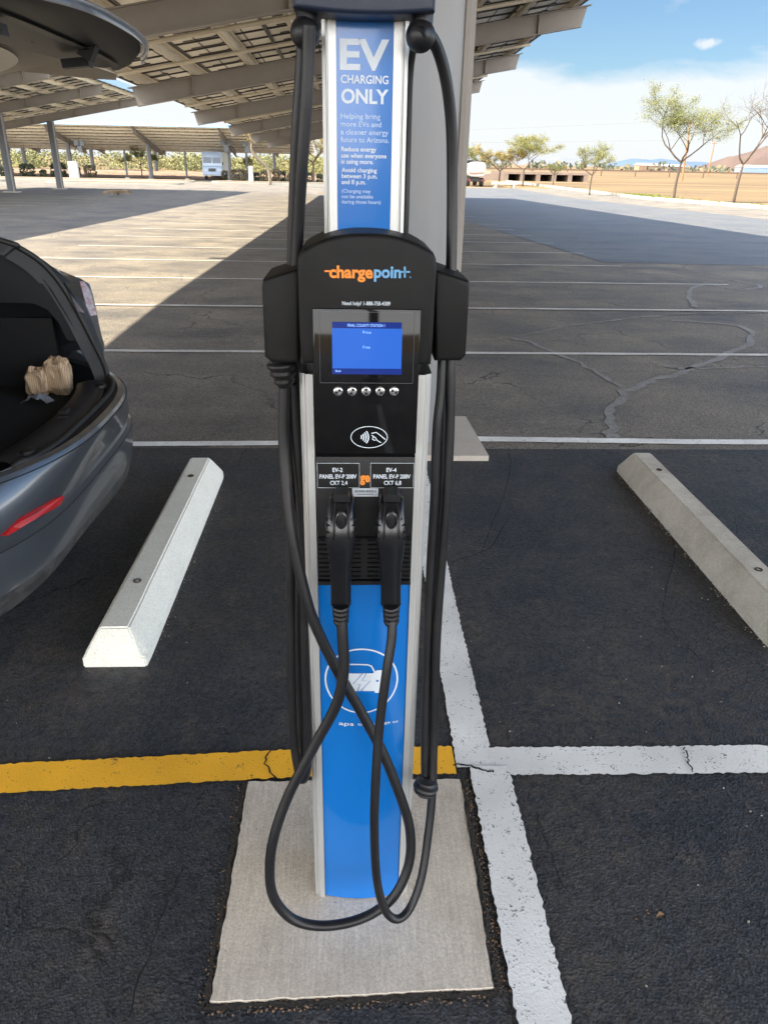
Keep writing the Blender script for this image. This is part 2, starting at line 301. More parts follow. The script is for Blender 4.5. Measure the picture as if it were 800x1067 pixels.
def concrete(name, base, dark, lines=0.0, blotch=.35, pits=.5):
    m = bpy.data.materials.new(name); m.use_nodes = True; n = m.node_tree.nodes; L = m.node_tree.links; b = n['Principled BSDF']; g = n.new('ShaderNodeNewGeometry')
    def N(sc, det, ro, v=None):
        q = n.new('ShaderNodeTexNoise'); q.inputs['Scale'].default_value = sc; q.inputs['Detail'].default_value = det; q.inputs['Roughness'].default_value = ro; L.new(v or g.outputs['Position'], q.inputs['Vector']); return q.outputs[0]
    def R(i, a, b_, c, d):
        q = n.new('ShaderNodeMapRange'); q.inputs[1].default_value = a; q.inputs[2].default_value = b_; q.inputs[3].default_value = c; q.inputs[4].default_value = d; L.new(i, q.inputs[0]); return q.outputs[0]
    def X(f, a, c):
        q = n.new('ShaderNodeMix'); q.data_type = 'RGBA'; L.new(f, q.inputs[0])
        for k, v in ((6, a), (7, c)):
            if isinstance(v, tuple): q.inputs[k].default_value = (*v, 1)
            else: L.new(v, q.inputs[k])
        return q.outputs[2]
    c = X(R(N(3.5, 5, .7), .45, .75, 0, blotch), base, dark)
    c = X(R(N(45, 3, .8), .55, .75, 0, .30), c, dark)
    mp_ = n.new('ShaderNodeMapping'); mp_.inputs['Scale'].default_value = (150, 9, 150); L.new(g.outputs['Position'], mp_.inputs[0]); br = N(1, 3, .6, mp_.outputs[0])
    s_ = n.new('ShaderNodeVectorMath'); s_.operation = 'SCALE'; L.new(c, s_.inputs[0]); mul = n.new('ShaderNodeMath'); mul.operation = 'MULTIPLY'
    L.new(R(N(170, 3, .7), .3, .7, .80, 1.20), mul.inputs[0]); L.new(R(br, .3, .7, 1 - lines, 1 + lines), mul.inputs[1]); L.new(mul.outputs[0], s_.inputs['Scale'])
    vo = n.new('ShaderNodeTexVoronoi'); vo.inputs['Scale'].default_value = 34; L.new(g.outputs['Position'], vo.inputs['Vector'])
    pm = n.new('ShaderNodeMath'); pm.operation = 'MULTIPLY'; L.new(R(vo.outputs['Distance'], .05, .10, pits, 0), pm.inputs[0]); L.new(R(vo.outputs['Color'], .82, .86, 0, 1), pm.inputs[1])
    c = X(pm.outputs[0], s_.outputs[0], tuple(q * .4 for q in dark)); L.new(c, b.inputs['Base Color']); b.inputs['Roughness'].default_value = .9; b.inputs['Specular IOR Level'].default_value = .2
    bp = n.new('ShaderNodeBump'); bp.inputs['Strength'].default_value = .55; bp.inputs['Distance'].default_value = .002; ad_ = n.new('ShaderNodeMath'); ad_.operation = 'ADD'; L.new(br if lines else N(120, 3, .6), ad_.inputs[0]); L.new(N(200, 2, .6), ad_.inputs[1]); L.new(ad_.outputs[0], bp.inputs['Height']); L.new(bp.outputs[0], b.inputs['Normal'])
    return m
M_conc = concrete('broomed_concrete', (.60, .535, .45), (.35, .295, .23), .11, .60, .9)
M_conc2 = concrete('cast_concrete', (.50, .455, .40), (.34, .30, .25), 0, .4)
M_concR = concrete('aged_concrete', (.52, .49, .43), (.26, .235, .19), 0, .7)
M_stopw = concrete('painted_block', (.80, .78, .69), (.62, .59, .51), 0, .35, .6)
M_cream = mat('cream_block', (.34, .315, .26), .8, var=.12, vscale=3)
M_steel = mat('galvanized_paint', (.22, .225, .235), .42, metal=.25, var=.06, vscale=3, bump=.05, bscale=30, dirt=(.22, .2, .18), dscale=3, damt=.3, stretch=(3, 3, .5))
M_beam = mat('beam_paint', (.25, .225, .20), .6, var=.06, vscale=2)
M_purlin = mat('purlin_steel', (.60, .54, .43), .55, metal=.15, var=.08, vscale=3)
M_back = mat('panel_backsheet', (.86, .82, .72), .55, var=.05, vscale=2)
M_frame = mat('panel_frame', (.035, .033, .032), .4)
M_cold = mat('column_shaded', (.085, .09, .10), .5)  # darker copy of the column steel, backlit shade put into its colour
M_trim = mat('fascia_trim', (.26, .42, .60), .3, metal=.2)
M_black = mat('black_plastic', (.0065, .0065, .0075), .40, spec=.35, bump=.12, bscale=900, dirt=(.018, .017, .016), var=.1, dscale=9, damt=.3)
M_head = mat('head_shell', (.0070, .0066, .0064), .48, spec=.20, bump=.15, bscale=1200, dirt=(.020, .018, .017), var=.1, dscale=6, damt=.35)
M_gloss = mat('glossy_black', (.005, .005, .0055), .06, coat=0, spec=.32, dirt=(.014, .014, .014), var=.1, dscale=40, damt=.4)
M_rubber = mat('cable_rubber', (.008, .008, .0095), .40, spec=.4, bump=.08, bscale=300, dirt=(.028, .026, .024), var=.1, dscale=12, damt=.35)
M_alu = mat('brushed_aluminium', (.56, .56, .545), .40, metal=.55, var=.05, vscale=5, bump=.05, bscale=40, stretch=(60, 60, .6), dirt=(.40, .38, .33), dscale=.8, damt=.3)
M_blue_s = mat('blue_sign_film', (.005, .140, .47), .16, coat=.35, var=.05, vscale=2, dirt=(.02, .11, .38), dscale=3, damt=.25)
M_navy = mat('cap_shell', (.014, .020, .040), .4, bump=.1, bscale=900)
M_ink = mat('white_ink', (.60, .66, .72), .5); M_inkd = mat('dim_ink', (.50, .63, .80), .5)
M_or = mat('orange_ink', (.80, .24, .02), .5); M_lb = mat('light_blue_ink', (.13, .34, .58), .5)
M_screen = mat('screen_blue', (.005, .02, .12), .12, emit=(.035, .17, .70, .17)); M_scrd = mat('screen_dark', (.005, .01, .05), .12, emit=(.01, .03, .24, .17))
M_scrt = mat('screen_text', (.1, .2, .4), .3, emit=(.25, .45, .95, .25))
M_but = mat('steel_button', (.55, .55, .55), .25, metal=.9)
M_stick = mat('white_sticker', (.62, .66, .72), .45)
M_carp = mat('car_paint', (.082, .092, .108), .34, metal=.55, coat=.7, bump=.02, bscale=900, dirt=(.055, .06, .07), var=.03, dscale=4, damt=.3)
M_carblk = mat('car_trim_black', (.006, .006, .007), .5, bump=.2, bscale=500)
M_valance = mat('car_valance', (.028, .03, .033), .55, bump=.3, bscale=300, dirt=(.14, .13, .11), var=.1, dscale=14, damt=.6)
M_chrome = mat('bright_edge', (.55, .58, .62), .25, metal=.7)
M_int = mat('cargo_trim', (.007, .0075, .009), .55, bump=.3, bscale=700); M_int2 = mat('cargo_panel', (.015, .0165, .020), .5, bump=.15, bscale=600)
M_carpet = mat('cargo_carpet', (.005, .0055, .0065), .95, bump=.8, bscale=400)
M_headl = mat('light_headliner', (.84, .74, .60), .9, bump=.2, bscale=500)
M_glass = mat('car_glass', (.010, .011, .013), .05, coat=.5)
M_red = mat('red_reflector', (.40, .008, .010), .35, coat=.1, bump=.5, bscale=160)
M_lamp = mat('lamp_lens', (.62, .60, .70), .14, dirt=(.30, .05, .07), var=.3, dscale=45, damt=.9, coat=.8, metal=.3); M_lampd = mat('lamp_dark', (.006, .005, .006), .25, spec=.3)
M_tyre = mat('tyre_rubber', (.02, .02, .02), .8); M_rim = mat('alloy_rim', (.25, .25, .27), .35, metal=.8)
M_bark = mat('bark', (.085, .062, .045), .9, var=.3, vscale=12, bump=.6, bscale=30)
M_soil = None

# ------------------------------------------------------------------ setting: terrain
def sheet(name, xs, ys, m, dz, zf=gz):
    v = []; f = []
    for y in ys:
        for x in xs: v.append((x, y, zf(x, y) + dz))
    nx = len(xs)
    for j in range(len(ys) - 1):
        for i in range(nx - 1): f.append((j * nx + i, j * nx + i + 1, (j + 1) * nx + i + 1, (j + 1) * nx + i))
    return tag(obj(name, v, f, m), kind='structure')
def seq(a, b, st): 
    n = max(1, round((b - a) / st)); return [a + (b - a) * i / n for i in range(n + 1)]
def soil_mat():
    m = bpy.data.materials.new('desert_soil'); m.use_nodes = True; n = m.node_tree.nodes; L = m.node_tree.links; b = n['Principled BSDF']; g = n.new('ShaderNodeNewGeometry')
    mpn = n.new('ShaderNodeMapping'); mpn.inputs['Scale'].default_value = (.02, .10, 1); L.new(g.outputs['Position'], mpn.inputs[0])
    a = n.new('ShaderNodeTexNoise'); a.inputs['Scale'].default_value = 1.0; a.inputs['Detail'].default_value = 10; a.inputs['Roughness'].default_value = .6; L.new(mpn.outputs[0], a.inputs['Vector'])
    c = n.new('ShaderNodeTexNoise'); c.inputs['Scale'].default_value = .9; c.inputs['Detail'].default_value = 8; L.new(g.outputs['Position'], c.inputs['Vector'])
    cr = n.new('ShaderNodeValToRGB'); cr.color_ramp.elements[0].position = .35; cr.color_ramp.elements[0].color = (.118, .086, .060, 1); cr.color_ramp.elements[1].position = .66; cr.color_ramp.elements[1].color = (.215, .158, .085, 1); L.new(a.outputs[0], cr.inputs[0])
    r = n.new('ShaderNodeMapRange'); r.inputs[3].default_value = .75; r.inputs[4].default_value = 1.2; L.new(c.outputs[0], r.inputs[0])
    s = n.new('ShaderNodeVectorMath'); s.operation = 'SCALE'; L.new(cr.outputs[0], s.inputs[0]); L.new(r.outputs[0], s.inputs['Scale']); L.new(s.outputs[0], b.inputs['Base Color']); b.inputs['Roughness'].default_value = .95; b.inputs['Specular IOR Level'].default_value = .1
    return m
M_soil = soil_mat()
xs = [-4000, -1500, -600, -250, -120] + seq(-80, 60, 4) + [120, 250, 600, 1500, 4000]
ys = [-400, -120, -50, -20] + seq(-12, 100, 4) + [130, 180, 260, 400, 700, 1200, 2200, 4500]
sheet('desert_ground', xs, ys, M_soil, -.03)
lx = seq(-62, 26, 2)
sheet('parking_lot', lx, seq(4.55, 96, 2) , M_old, 0.0)
def band(name, poly_fn, xs_, ys_, m, dz): return sheet(name, xs_, ys_, m, dz)
sheet('sealed_asphalt', seq(-8, 8, 2), [-12, -8, -4, 0, 2, 4.55], M_seal, 0.0)
sheet('parking_lot', seq(-62, -8, 2), [-12, -8, -4, 0, 2, 4.55], M_old, 0.0).name = 'lot_apron'
sheet('parking_lot', seq(8, 26, 2), [-12, -8, -4, 0, 2, 4.55], M_old, 0.0).name = 'lot_apron'
# smoother driving lane on the right, a diagonal near edge
v = []; f = []
rows = [(15.6 + i * 1.6) for i in range(50)]
for i, y in enumerate(rows):
    for j in range(6):
        xl = lerp(5.15, 4.4, clamp((y - 15.6) / 14, 0, 1)) if y < 31 else 4.4 + (y - 31) * .02
        x = lerp(xl, 19.2, j / 5); v.append((x, y + .12 * math.sin(x * 1.3), gz(x, y) + .006))
    if i:
        for j in range(5): f.append(((i - 1) * 6 + j, (i - 1) * 6 + j + 1, i * 6 + j + 1, i * 6 + j))
tag(obj('driving_lane', v, f, M_blue), kind='structure')

# stall lines running left-right
def line_strip(name, pts, w, m, dz=.009, step=1.5, jag=.003):
    random.seed(hash(name) % 1000 + len(pts)); v = []; f = []; pts = [Vector((a, b, 0)) for a, b in pts]; P_ = []
    for a, b in zip(pts, pts[1:]):
        n = max(1, int((b - a).length / step))
        P_ += [a.lerp(b, i / n) for i in range(n)]
    P_.append(pts[-1])
    for i, p in enumerate(P_):
        t = (P_[min(i + 1, len(P_) - 1)] - P_[max(i - 1, 0)]).normalized(); nn = Vector((-t.y, t.x, 0))
        for s in (1, -1):
            q = p + nn * (s * w / 2 + random.uniform(-jag, jag)); v.append((q.x, q.y, gz(q.x, q.y) + dz))
        if i: k = 2 * i; f.append((k - 2, k, k + 1, k - 1))
    return tag(obj(name, v, f, m), kind='structure')
# near lines, seen in the photo
line_strip('painted_line', [(.425, -2), (.42, .95), (.425, 1.72)], .120, M_white, .009, .012, .0035)
line_strip('painted_line', [(.385, 1.72), (.385, 2.6), (.40, 4.28)], .118, M_white, .005, .012, .0035)
line_strip('painted_line', [(.44, 1.745), (.8, 1.74), (1.5, 1.735), (6, 1.72)], .118, M_white, .0055, .012, .0035)
line_strip('painted_line', [(-6, 1.62), (-1.08, 1.70), (-.2, 1.745), (.32, 1.750)], .118, M_yel, .009, .012, .0035)
line_strip('painted_line', [(-6, 4.60), (-1.4, 4.60), (0, 4.64)], .085, M_white, .009, .05)
line_strip('painted_line', [(.86, 4.72), (2.3, 4.68), (6, 4.66)], .095, M_white, .009, .05)
for k, y in enumerate([7.2, 9.68, 12.3, 14.9, 17.5, 20.2, 22.9, 25.5, 28.2, 30.9, 33.6, 36.3]):
    line_strip('stall_line', [(-6, y - .03), (5.3 if y > 14 else 6.2, y + .08)], .085, M_far, .0075, .25, .004)
for k in range(14):
    y = 9.7 + k * 2.7; line_strip('stall_line', [(-21, y), (-13.2, y)], .09, M_far, .0075, 2)
for k in range(24):
    y = 30 + k * 2.85; line_strip('stall_line', [(20.2, y), (25.2, y)], .10, M_far, .0075, 2)
# pale crack filler traces
M_fill = paint('crack_filler', (.27, .262, .25), .62, (.13, .125, .118))
M_crk = mat('crack_dark', (.008, .008, .009), .9)
rnd = random.Random(5)
def wig(pts, amp=.05):
    q = catmull([Vector((a, b, 0)) for a, b in pts], 6); return [(p.x + rnd.uniform(-amp, amp), p.y + rnd.uniform(-amp, amp)) for p in q]
G = lambda x, y: (PZ(x, y, 0).x, PZ(x, y, 0).y)
for pts, w in [([G(640, 462), G(634, 440), G(648, 412), G(684, 396), G(728, 382), G(782, 354), G(770, 340), G(700, 334)], .10), ([G(648, 404), G(610, 382), G(560, 360), G(534, 352)], .07),
               ([G(490, 355), G(534, 351), G(600, 339), G(700, 328), G(800, 326)], .05), ([G(722, 320), G(718, 300), G(735, 294)], .10), ([G(735, 292), G(770, 300), G(790, 294), G(700, 280)], .09), ([G(690, 382), G(720, 384), G(800, 382)], .06)]:
    line_strip('crack_seal', wig(pts, .03), w * .75, M_fill, .0045, .08, .018)

for pts, w in [([G(557, 848), G(566, 872), G(576, 905), G(588, 930)], .0035), ([G(474, 800), G(490, 801), G(505, 806), G(514, 806)], .006), ([G(712, 782), G(716, 795), G(722, 806)], .004), ([G(190, 905), G(176, 940), G(160, 985), G(134, 1062)], .0035),
               ([G(60, 905), G(80, 880), G(84, 850), G(110, 838)], .003), ([G(470, 588), G(510, 572), G(528, 545)], .004), ([G(530, 468), G(530, 500), G(500, 580)], .003), ([G(286, 812), G(276, 795), G(284, 783)], .004), ([G(640, 500), G(700, 560), G(690, 640), G(730, 690)], .003)]:
    line_strip('asphalt_crack', wig(pts, .006), w, M_crk, .0105, .05, .0015)
# low dirt and gravel islands
M_isl = mat('island_gravel', (.25, .20, .14), .95, var=.2, vscale=2, bump=.5, bscale=12)
def island(x0, x1, y0, y1):
    mb = MB(); z = min(gz(x0, y0), gz(x1, y1)); r = .8
    o = []
    for cx, cy, a0 in ((x1 - r, y0 + r, -PI / 2), (x1 - r, y1 - r, 0), (x0 + r, y1 - r, PI / 2), (x0 + r, y0 + r, PI)):
        for i in range(5): a = a0 + i * PI / 8; o.append((cx + r * math.cos(a), cy + r * math.sin(a)))
    n = len(o); zt = max(gz(x0, y0), gz(x1, y1)) + .15
    v = [(x, y, z - .1) for x, y in o] + [(x, y, zt) for x, y in o]
    ix, iy = (x0 + x1) / 2, (y0 + y1) / 2
    v += [(x + .18 * (1 if x < ix else -1), y + .18 * (1 if y < iy else -1), zt) for x, y in o]; v += [(a, b, zt + .03) for a, b, c in v[2 * n:]]
    f = [(i, (i + 1) % n, n + (i + 1) % n, n + i) for i in range(n)] + [(n + i, n + (i + 1) % n, 2 * n + (i + 1) % n, 2 * n + i) for i in range(n)]
    mb.add(v, f, 0); mb.add(v[3 * n:], [tuple(range(n))], 1)
    return tag(mb.build('kerb_island', [M_cream, M_isl]), kind='structure')
island(-28, -16, 75, 79); island(-14.5, 9, 84, 86.6); island(-46, -16.5, 84.2, 87); island(-46, -32, 75, 78)
# rough verge beyond the lot
v = []; f = []
for j, y in enumerate([100, 101.5, 104, 108, 112]):
    for i, x in enumerate(seq(-70, 12, 2)):
        v.append((x, y, gz(x, y) + (0, .35, .75, .8, .0)[j] * (.9 + .2 * noise.noise(Vector((x * .2, y * .2, 0)))) - .02))
        if i and j: n_ = len(seq(-70, 12, 2)); k = j * n_ + i; f.append((k - n_ - 1, k - n_, k, k - 1))
tag(obj('gravel_bank', v, f, mat('bank_gravel', (.22, .15, .105), .95, var=.35, vscale=1.2, bump=.6, bscale=5)), kind='structure')

# distant hills
def ridge(name, pts, Y, depth, m, base_z=-1.2, seed=0):
    """pts: (X, height) along the ridge at distance Y; a real mass with depth"""
    rows = []; P_ = []
    for (a, ha), (b, hb) in zip(pts, pts[1:]):
        n = 10
        for i in range(n): P_.append((lerp(a, b, i / n), lerp(ha, hb, i / n)))
    P_.append(pts[-1])
    for j in range(9):
        t = j / 8; prof = math.sin(PI * min(t, 1)) ** .8; r = []
        for x, hgt in P_:
            nn_ = noise.fractal(Vector((x * 9 / depth + seed, t * 3, 0)), 1.0, 2.0, 5)
            r.append((x, Y - depth / 2 + depth * t, base_z + max(0, hgt * prof * (1 + .30 * nn_))))
        rows.append(r)
    mb = MB(); mb.grid(rows); return tag(mb.build(name, m, smooth=True), kind='structure')
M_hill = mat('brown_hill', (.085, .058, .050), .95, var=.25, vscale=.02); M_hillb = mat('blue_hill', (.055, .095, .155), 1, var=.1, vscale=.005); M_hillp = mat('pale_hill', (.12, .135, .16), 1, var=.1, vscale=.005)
def XY(x, Y): return P(x, 175, Y).x
ridge('brown_hill', [(XY(752, 900), 0), (XY(760, 900), 8), (XY(770, 900), 16), (XY(784, 900), 20), (XY(795, 900), 22), (XY(815, 900), 19), (XY(850, 900), 12), (XY(900, 900), 0)], 900, 260, M_hill)
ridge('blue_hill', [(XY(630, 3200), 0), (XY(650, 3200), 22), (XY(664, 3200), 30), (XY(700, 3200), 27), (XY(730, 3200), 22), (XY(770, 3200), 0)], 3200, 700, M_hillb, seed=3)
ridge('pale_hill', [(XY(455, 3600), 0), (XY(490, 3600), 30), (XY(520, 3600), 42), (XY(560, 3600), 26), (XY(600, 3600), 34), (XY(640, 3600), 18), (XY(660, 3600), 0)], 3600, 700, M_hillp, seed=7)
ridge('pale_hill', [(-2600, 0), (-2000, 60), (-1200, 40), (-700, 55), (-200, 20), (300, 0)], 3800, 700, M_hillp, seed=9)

# ------------------------------------------------------------------ solar canopies
def panel_mesh():
    mb = MB(); a, b = 2.0, 1.0    # along the tilt, along the row
    mb.bbox(-a / 2, a / 2, -b / 2, b / 2, 0.0, .004, 0)
    for x in (-a / 2 + .018, a / 2 - .018): mb.bbox(x - .017, x + .017, -b / 2, b / 2, -.035, -.001, 1)
    for y in (-b / 2 + .018, b / 2 - .018): mb.bbox(-a / 2 + .036, a / 2 - .036, y - .017, y + .017, -.035, -.001, 1)
    mb.bbox(-.02, .02, -b / 2 + .04, b / 2 - .04, -.006, -.001, 1)
    for x in (-.5, .5): mb.bbox(x - .018, x + .018, -b / 2 + .04, b / 2 - .04, -.006, -.001, 1)
    mb.bbox(-.08, .08, .22, .34, -.03, -.0065, 1); mb.tube([(-.08, .28, -.02), (-.4, .2, -.03), (-.75, .25, -.02)], .012, 5, 1)
    return mb
class Canopy:
    """axis along +Y (rot=0); low edge -X side, high edge +X side"""
def canopy(label, x0, z0, x1, z1, ybeams, yend, slp, individually, rotate=None, trim=True, lbl_group='solar canopies'):
    tilt = (z1 - z0) / (x1 - x0); ang = math.atan(tilt)
    def T(x, y, z):                            # canopy space -> world
        p = Vector((x, y, z)); return rotate(p) if rotate else p
    def bz(x, y): return z0 + (x - x0) * tilt - slp * clamp(y - 10, -30, 60)
    root = thing('solar_canopy', label, 'solar carport', T((x0 + x1) / 2, ybeams[0], gz(*T((x0 + x1) / 2, ybeams[0], 0)[:2])), lbl_group)
    xc = CX if (CX := (x0 + x1) / 2) else 0
    xc = .425 if individually == 'near' else xc
    H = .50
    for y in ybeams:
        mb = MB(); w = .11; za = lambda x: bz(x, y)
        # I-beam: web, flanges, chamfered ends
        for (u0, u1, q0, q1, ww) in ((x0, x1, .02, H - .02, .012), (x0, x1, 0, .022, w), (x0 - .1, x1 + .1, H - .022, H, w)):
            p = []
            for zz in (q0, q1):
                off = (0.0 if zz < .1 else .12)
                for (x, s) in ((u0 - off, -1), (u1 + off, -1), (u1 + off, 1), (u0 - off, 1)):
                    p.append(T(x, y + s * ww, za(x) + zz))
            mb.hexa(p)
        for x in [x0 + 1.6, x0 + 5, x1 - 4.4, x1 - 1.2]:
            mb.hexa([T(x + a, y + b * w * .9, za(x) + c) for c in (.02, H - .02) for a, b in ((-.012, -1), (.012, -1), (.012, 1), (-.012, 1))])
        mb.build('beam', M_beam, root)
        mb = MB(); g0 = gz(*T(xc, y, 0)[:2]); zt = bz(xc, y) + .02
        r = .2; prof = []; xc0 = xc
        for cx, cy, a0 in ((1, -1, -PI / 2), (1, 1, 0), (-1, 1, PI / 2), (-1, -1, PI)):
            for i in range(4):
                a = a0 + i * PI / 6; prof.append((cx * (r - .04) + .04 * math.cos(a), cy * (r - .04) + .04 * math.sin(a)))
        mb.grid([[T(xc + a, y + b, zz) for a, b in prof] for zz in (g0 - .05, zt)], close=True)
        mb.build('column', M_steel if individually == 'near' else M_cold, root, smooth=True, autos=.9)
        mb = MB(); mb.grid([[T(xc + a, y + b, zz) for a, b in ((.165, -.203), (.170, -.213), (.196, -.213), (.202, -.205), (.224, -.20), (.228, -.10), (.202, -.10))] for zz in (g0 + .04, zt)], close=True); mb.build('corner_strip', M_beam, root)  # brown-grey strip up the right front corner of the column
        mb = MB(); 
        cxp = T(xc, y, g0 + .002)
        mb.hexa([T(xc + a * .44, y - .02 + b * .40, g0 + c) for c in (-.1, .035) for a, b in ((-1, -1), (1, -1), (.92, 1), (-.92, 1))])
        mb.build('footing', M_conc2, root)
    # purlins along the row
    nP = 9; y_a, y_b = ybeams[0] - 3.2, yend
    for i in range(nP):
        x = lerp(x0 + .25, x1 - .25, i / (nP - 1)); mb = MB()
        ysq = seq(y_a, y_b, 6)
        for dx, dz0, dz1, ww in ((0, H + .002, H + .20, .012), (.05, H + .19, H + .21, .05), (-.05, H + .002, H + .016, .05)):
            mb.grid([[T(x + dx + a * ww, y, bz(x, y) + q) for a, q in ((-1, dz0), (1, dz0), (1, dz1), (-1, dz1))] for y in ysq], close=True)
        mb.build('purlin', M_purlin, root)
    # slim conduits under the purlins, across the row
    yy = ybeams[0] - 1.5; k = 0
    for y in ybeams:
        for dy in (3.1, 6.2):
            if y + dy < yend:
                mb = MB(); mb.tube([T(x, y + dy, bz(x, y + dy) + H - .05) for x in seq(x0 + .1, x1 - .1, 3)], .045, 6)
                if individually == 'near' or individually == 'mid': mb.build('cross_rail', M_purlin, root)
    # panels
    pm = None; nx = 6; px = (math.hypot(x1 - x0 + .7, z1 - z0)) / nx; cells = []
    ny = int((yend - y_a) / 1.02)
    for j in range(ny):
        for i in range(nx):
            xx = x0 - .35 + (x1 - x0 + .7) * (i + .5) / nx; y = y_a + (j + .5) * 1.02
            cells.append((xx, y))
    src = panel_mesh(); sx = px / 2.0; sy = 1.02
    nind = 100 if individually in ('near', 'mid') else 0
    lim = 12.5 if individually == 'near' else 36
    order = sorted([c for c in cells if c[1] > lim], key=lambda c: c[1])[:nind]
    oset = set(order); rest = MB(); base = ROOTLOC[root.name]; me = None
    def place(c, v_): 
        x = c[0] + v_.x * sx * math.cos(ang); y = c[1] + v_.y * sy
        return T(x, y, bz(c[0], y) + v_.x * sx * math.sin(ang) + H + .25 + v_.z)
    for c in cells:
        if c in oset: continue
        vv = [place(c, q) for q in src.v]; n = len(rest.v); rest.v += vv; rest.f += [tuple(i + n for i in q) for q in src.f]; rest.m += src.m
    for c in order:
        vv = [place(c, q) for q in src.v]
        if me is None:
            o0 = place(c, Vector((0, 0, 0))); me = bpy.data.meshes.new('panel'); me.from_pydata([tuple(q - o0) for q in vv], [], src.f); me.materials.append(M_back); me.materials.append(M_frame)
            for p, k_ in zip(me.polygons, src.m): p.material_index = k_
        o = bpy.data.objects.new('panel', me); C.objects.link(o); o.parent = root; o.location = place(c, Vector((0, 0, 0))) - base
    tag(rest.build('panel_field', [M_back, M_frame], root), kind='stuff')
    if trim:
        mb = MB(); ysq = seq(y_a, yend, 6); x = x1 + .45
        mb.grid([[T(x + a, y, bz(x1, y) + .07 + q) for a, q in ((0, H - .02), (.05, H - .02), (.05, H + .33), (0, H + .33))] for y in ysq], close=True)
        mb.build('edge_trim', M_trim, root)
    return root
S = 9.35
canopy('long tilted solar canopy directly overhead on grey steel columns behind the charger', -6.05, 3.20, 6.40, 5.40, [-4.6, 4.75, 15.2, 24.2, 33.2, 42.2, 51.3, 60.4], 63.6, .015, 'near', trim=False)
canopy('second solar canopy to the left with a pale blue high edge', -26.9, 3.15, -14.6, 5.38, [y for y in (-.1, 8.3, 16.7, 25.1, 33.5, 41.9, 50.2, 58.5)], 61.5, .010, 'mid')
def rotA(Y0): return lambda p: Vector((p.y, Y0 - p.x, p.z))     # high edge (+x) faces the viewer
canopy('far solar canopy across the lot behind the white van, nearest of the far pair', -12.4, 1.90, 0, 4.05, [-86, -77, -68, -59, -50, -41, -32, -23, -14], -4.5, 0, 'far', rotate=rotA(88.3))
canopy('farthest solar canopy low behind the other far one', -12.4, 1.90, 0, 3.9, [-80, -71, -62, -53, -44, -35, -26.5, -18.5, -10.5], -5, 0, 'far', rotate=rotA(106))

# ------------------------------------------------------------------ concrete pad, wheel stops
def slab(name, label, cat, quad, z0, z1, m, ragged=.006, seed=1, bev=.012):
    r = random.Random(seed); o = []
    for i in range(4):
        a = Vector(quad[i]); b = Vector(quad[(i + 1) % 4]); n = int((b - a).length / .02)
        for j in range(n): p = a.lerp(b, j / n); o.append((p.x + r.uniform(-ragged, ragged), p.y + r.uniform(-ragged, ragged)))
    n = len(o); cx = sum(p[0] for p in o) / n; cy = sum(p[1] for p in o) / n
    def ins(d): return [(x + (cx - x) * d / .33, y + (cy - y) * d / .33) for x, y in o]
    v = [(x, y, z0) for x, y in o] + [(x, y, z1 - .006) for x, y in ins(.002)] + [(x, y, z1) for x, y in ins(bev)]
    f = [(i, (i + 1) % n, n + (i + 1) % n, n + i) for i in range(n)] + [(n + i, n + (i + 1) % n, 2 * n + (i + 1) % n, 2 * n + i) for i in range(n)] + [tuple(range(2 * n, 3 * n))]
    return tag(obj(name, v, f, m), label, cat)
q = [PZ(218, 1045, .008), PZ(515, 1030, .008), PZ(480, 811, .008), PZ(258, 814, .008)]
pad = slab('concrete_pad', 'square broomed concrete pad under the charging pedestal', 'concrete pad', [(p.x, p.y) for p in q], -.05, .008, M_conc, .0022, bev=.0022)
# charger stands on the pad: its feet are at z = .03
def gravel(name, label, pts, n, spread, m, smin, smax, seed, parent=None):
    r = random.Random(seed); mb = MB()
    for i in range(n):
        k = r.randrange(len(pts) - 1); t = r.random(); a = Vector(pts[k]).lerp(Vector(pts[k + 1]), t); s = r.uniform(smin, smax)
        c = Vector((a.x + r.gauss(0, spread), a.y + r.gauss(0, spread), 0)); c.z = gz(c.x, c.y) + s * .35
        vv = [Vector((r.uniform(.6, 1) * x, r.uniform(.6, 1) * y, r.uniform(.4, .7) * z)) * s for x, y, z in ((1, 0, 0), (0, 1, 0), (-1, 0, 0), (0, -1, 0), (0, 0, 1), (0, 0, -1))]
        rot = Matrix.Rotation(r.random() * 6.28, 3, 'Z'); mb.add([rot @ q + c for q in vv], [(0, 1, 4), (1, 2, 4), (2, 3, 4), (3, 0, 4), (1, 0, 5), (2, 1, 5), (3, 2, 5), (0, 3, 5)], r.randrange(len(m)))
    o = mb.build(name, m); return tag(o, label, 'gravel', kind='stuff')
M_peb1 = mat('pebble_light', (.32, .29, .25), .9); M_peb2 = mat('pebble_dark', (.05, .045, .04), .9); M_peb3 = mat('pebble_brown', (.16, .10, .06), .9)
e1, e2 = q[1], q[2]
gravel('gravel', 'dark dirt and grit packed along the edges of the concrete pad', [(e2.x + .014, e2.y, 0), (e1.x + .02, e1.y, 0)], 620, .007, [M_peb2, M_peb3, M_peb2], .002, .006, 4)
gravel('gravel', 'dark dirt and grit along the front and left pad edges', [(q[1].x, q[1].y - .012, 0), (q[0].x - .01, q[0].y - .012, 0), (q[3].x - .012, q[3].y, 0)], 520, .008, [M_peb2, M_peb3], .002, .006, 6)
gravel('gravel', 'loose pale grit scattered over the dark asphalt', [(-1.5, 2.2, 0), (2.2, 2.2, 0), (1.2, 1.0, 0), (2.0, 3.8, 0)], 260, .45, [M_peb1, M_peb3, M_peb1], .002, .0055, 8)
gravel('gravel', 'dirt and grit gathered at the foot of the right wheel stop', [(1.63, 4.1, 0), (1.63, 2.3, 0)], 420, .018, [M_peb1, M_peb3, M_peb2], .002, .007, 9)
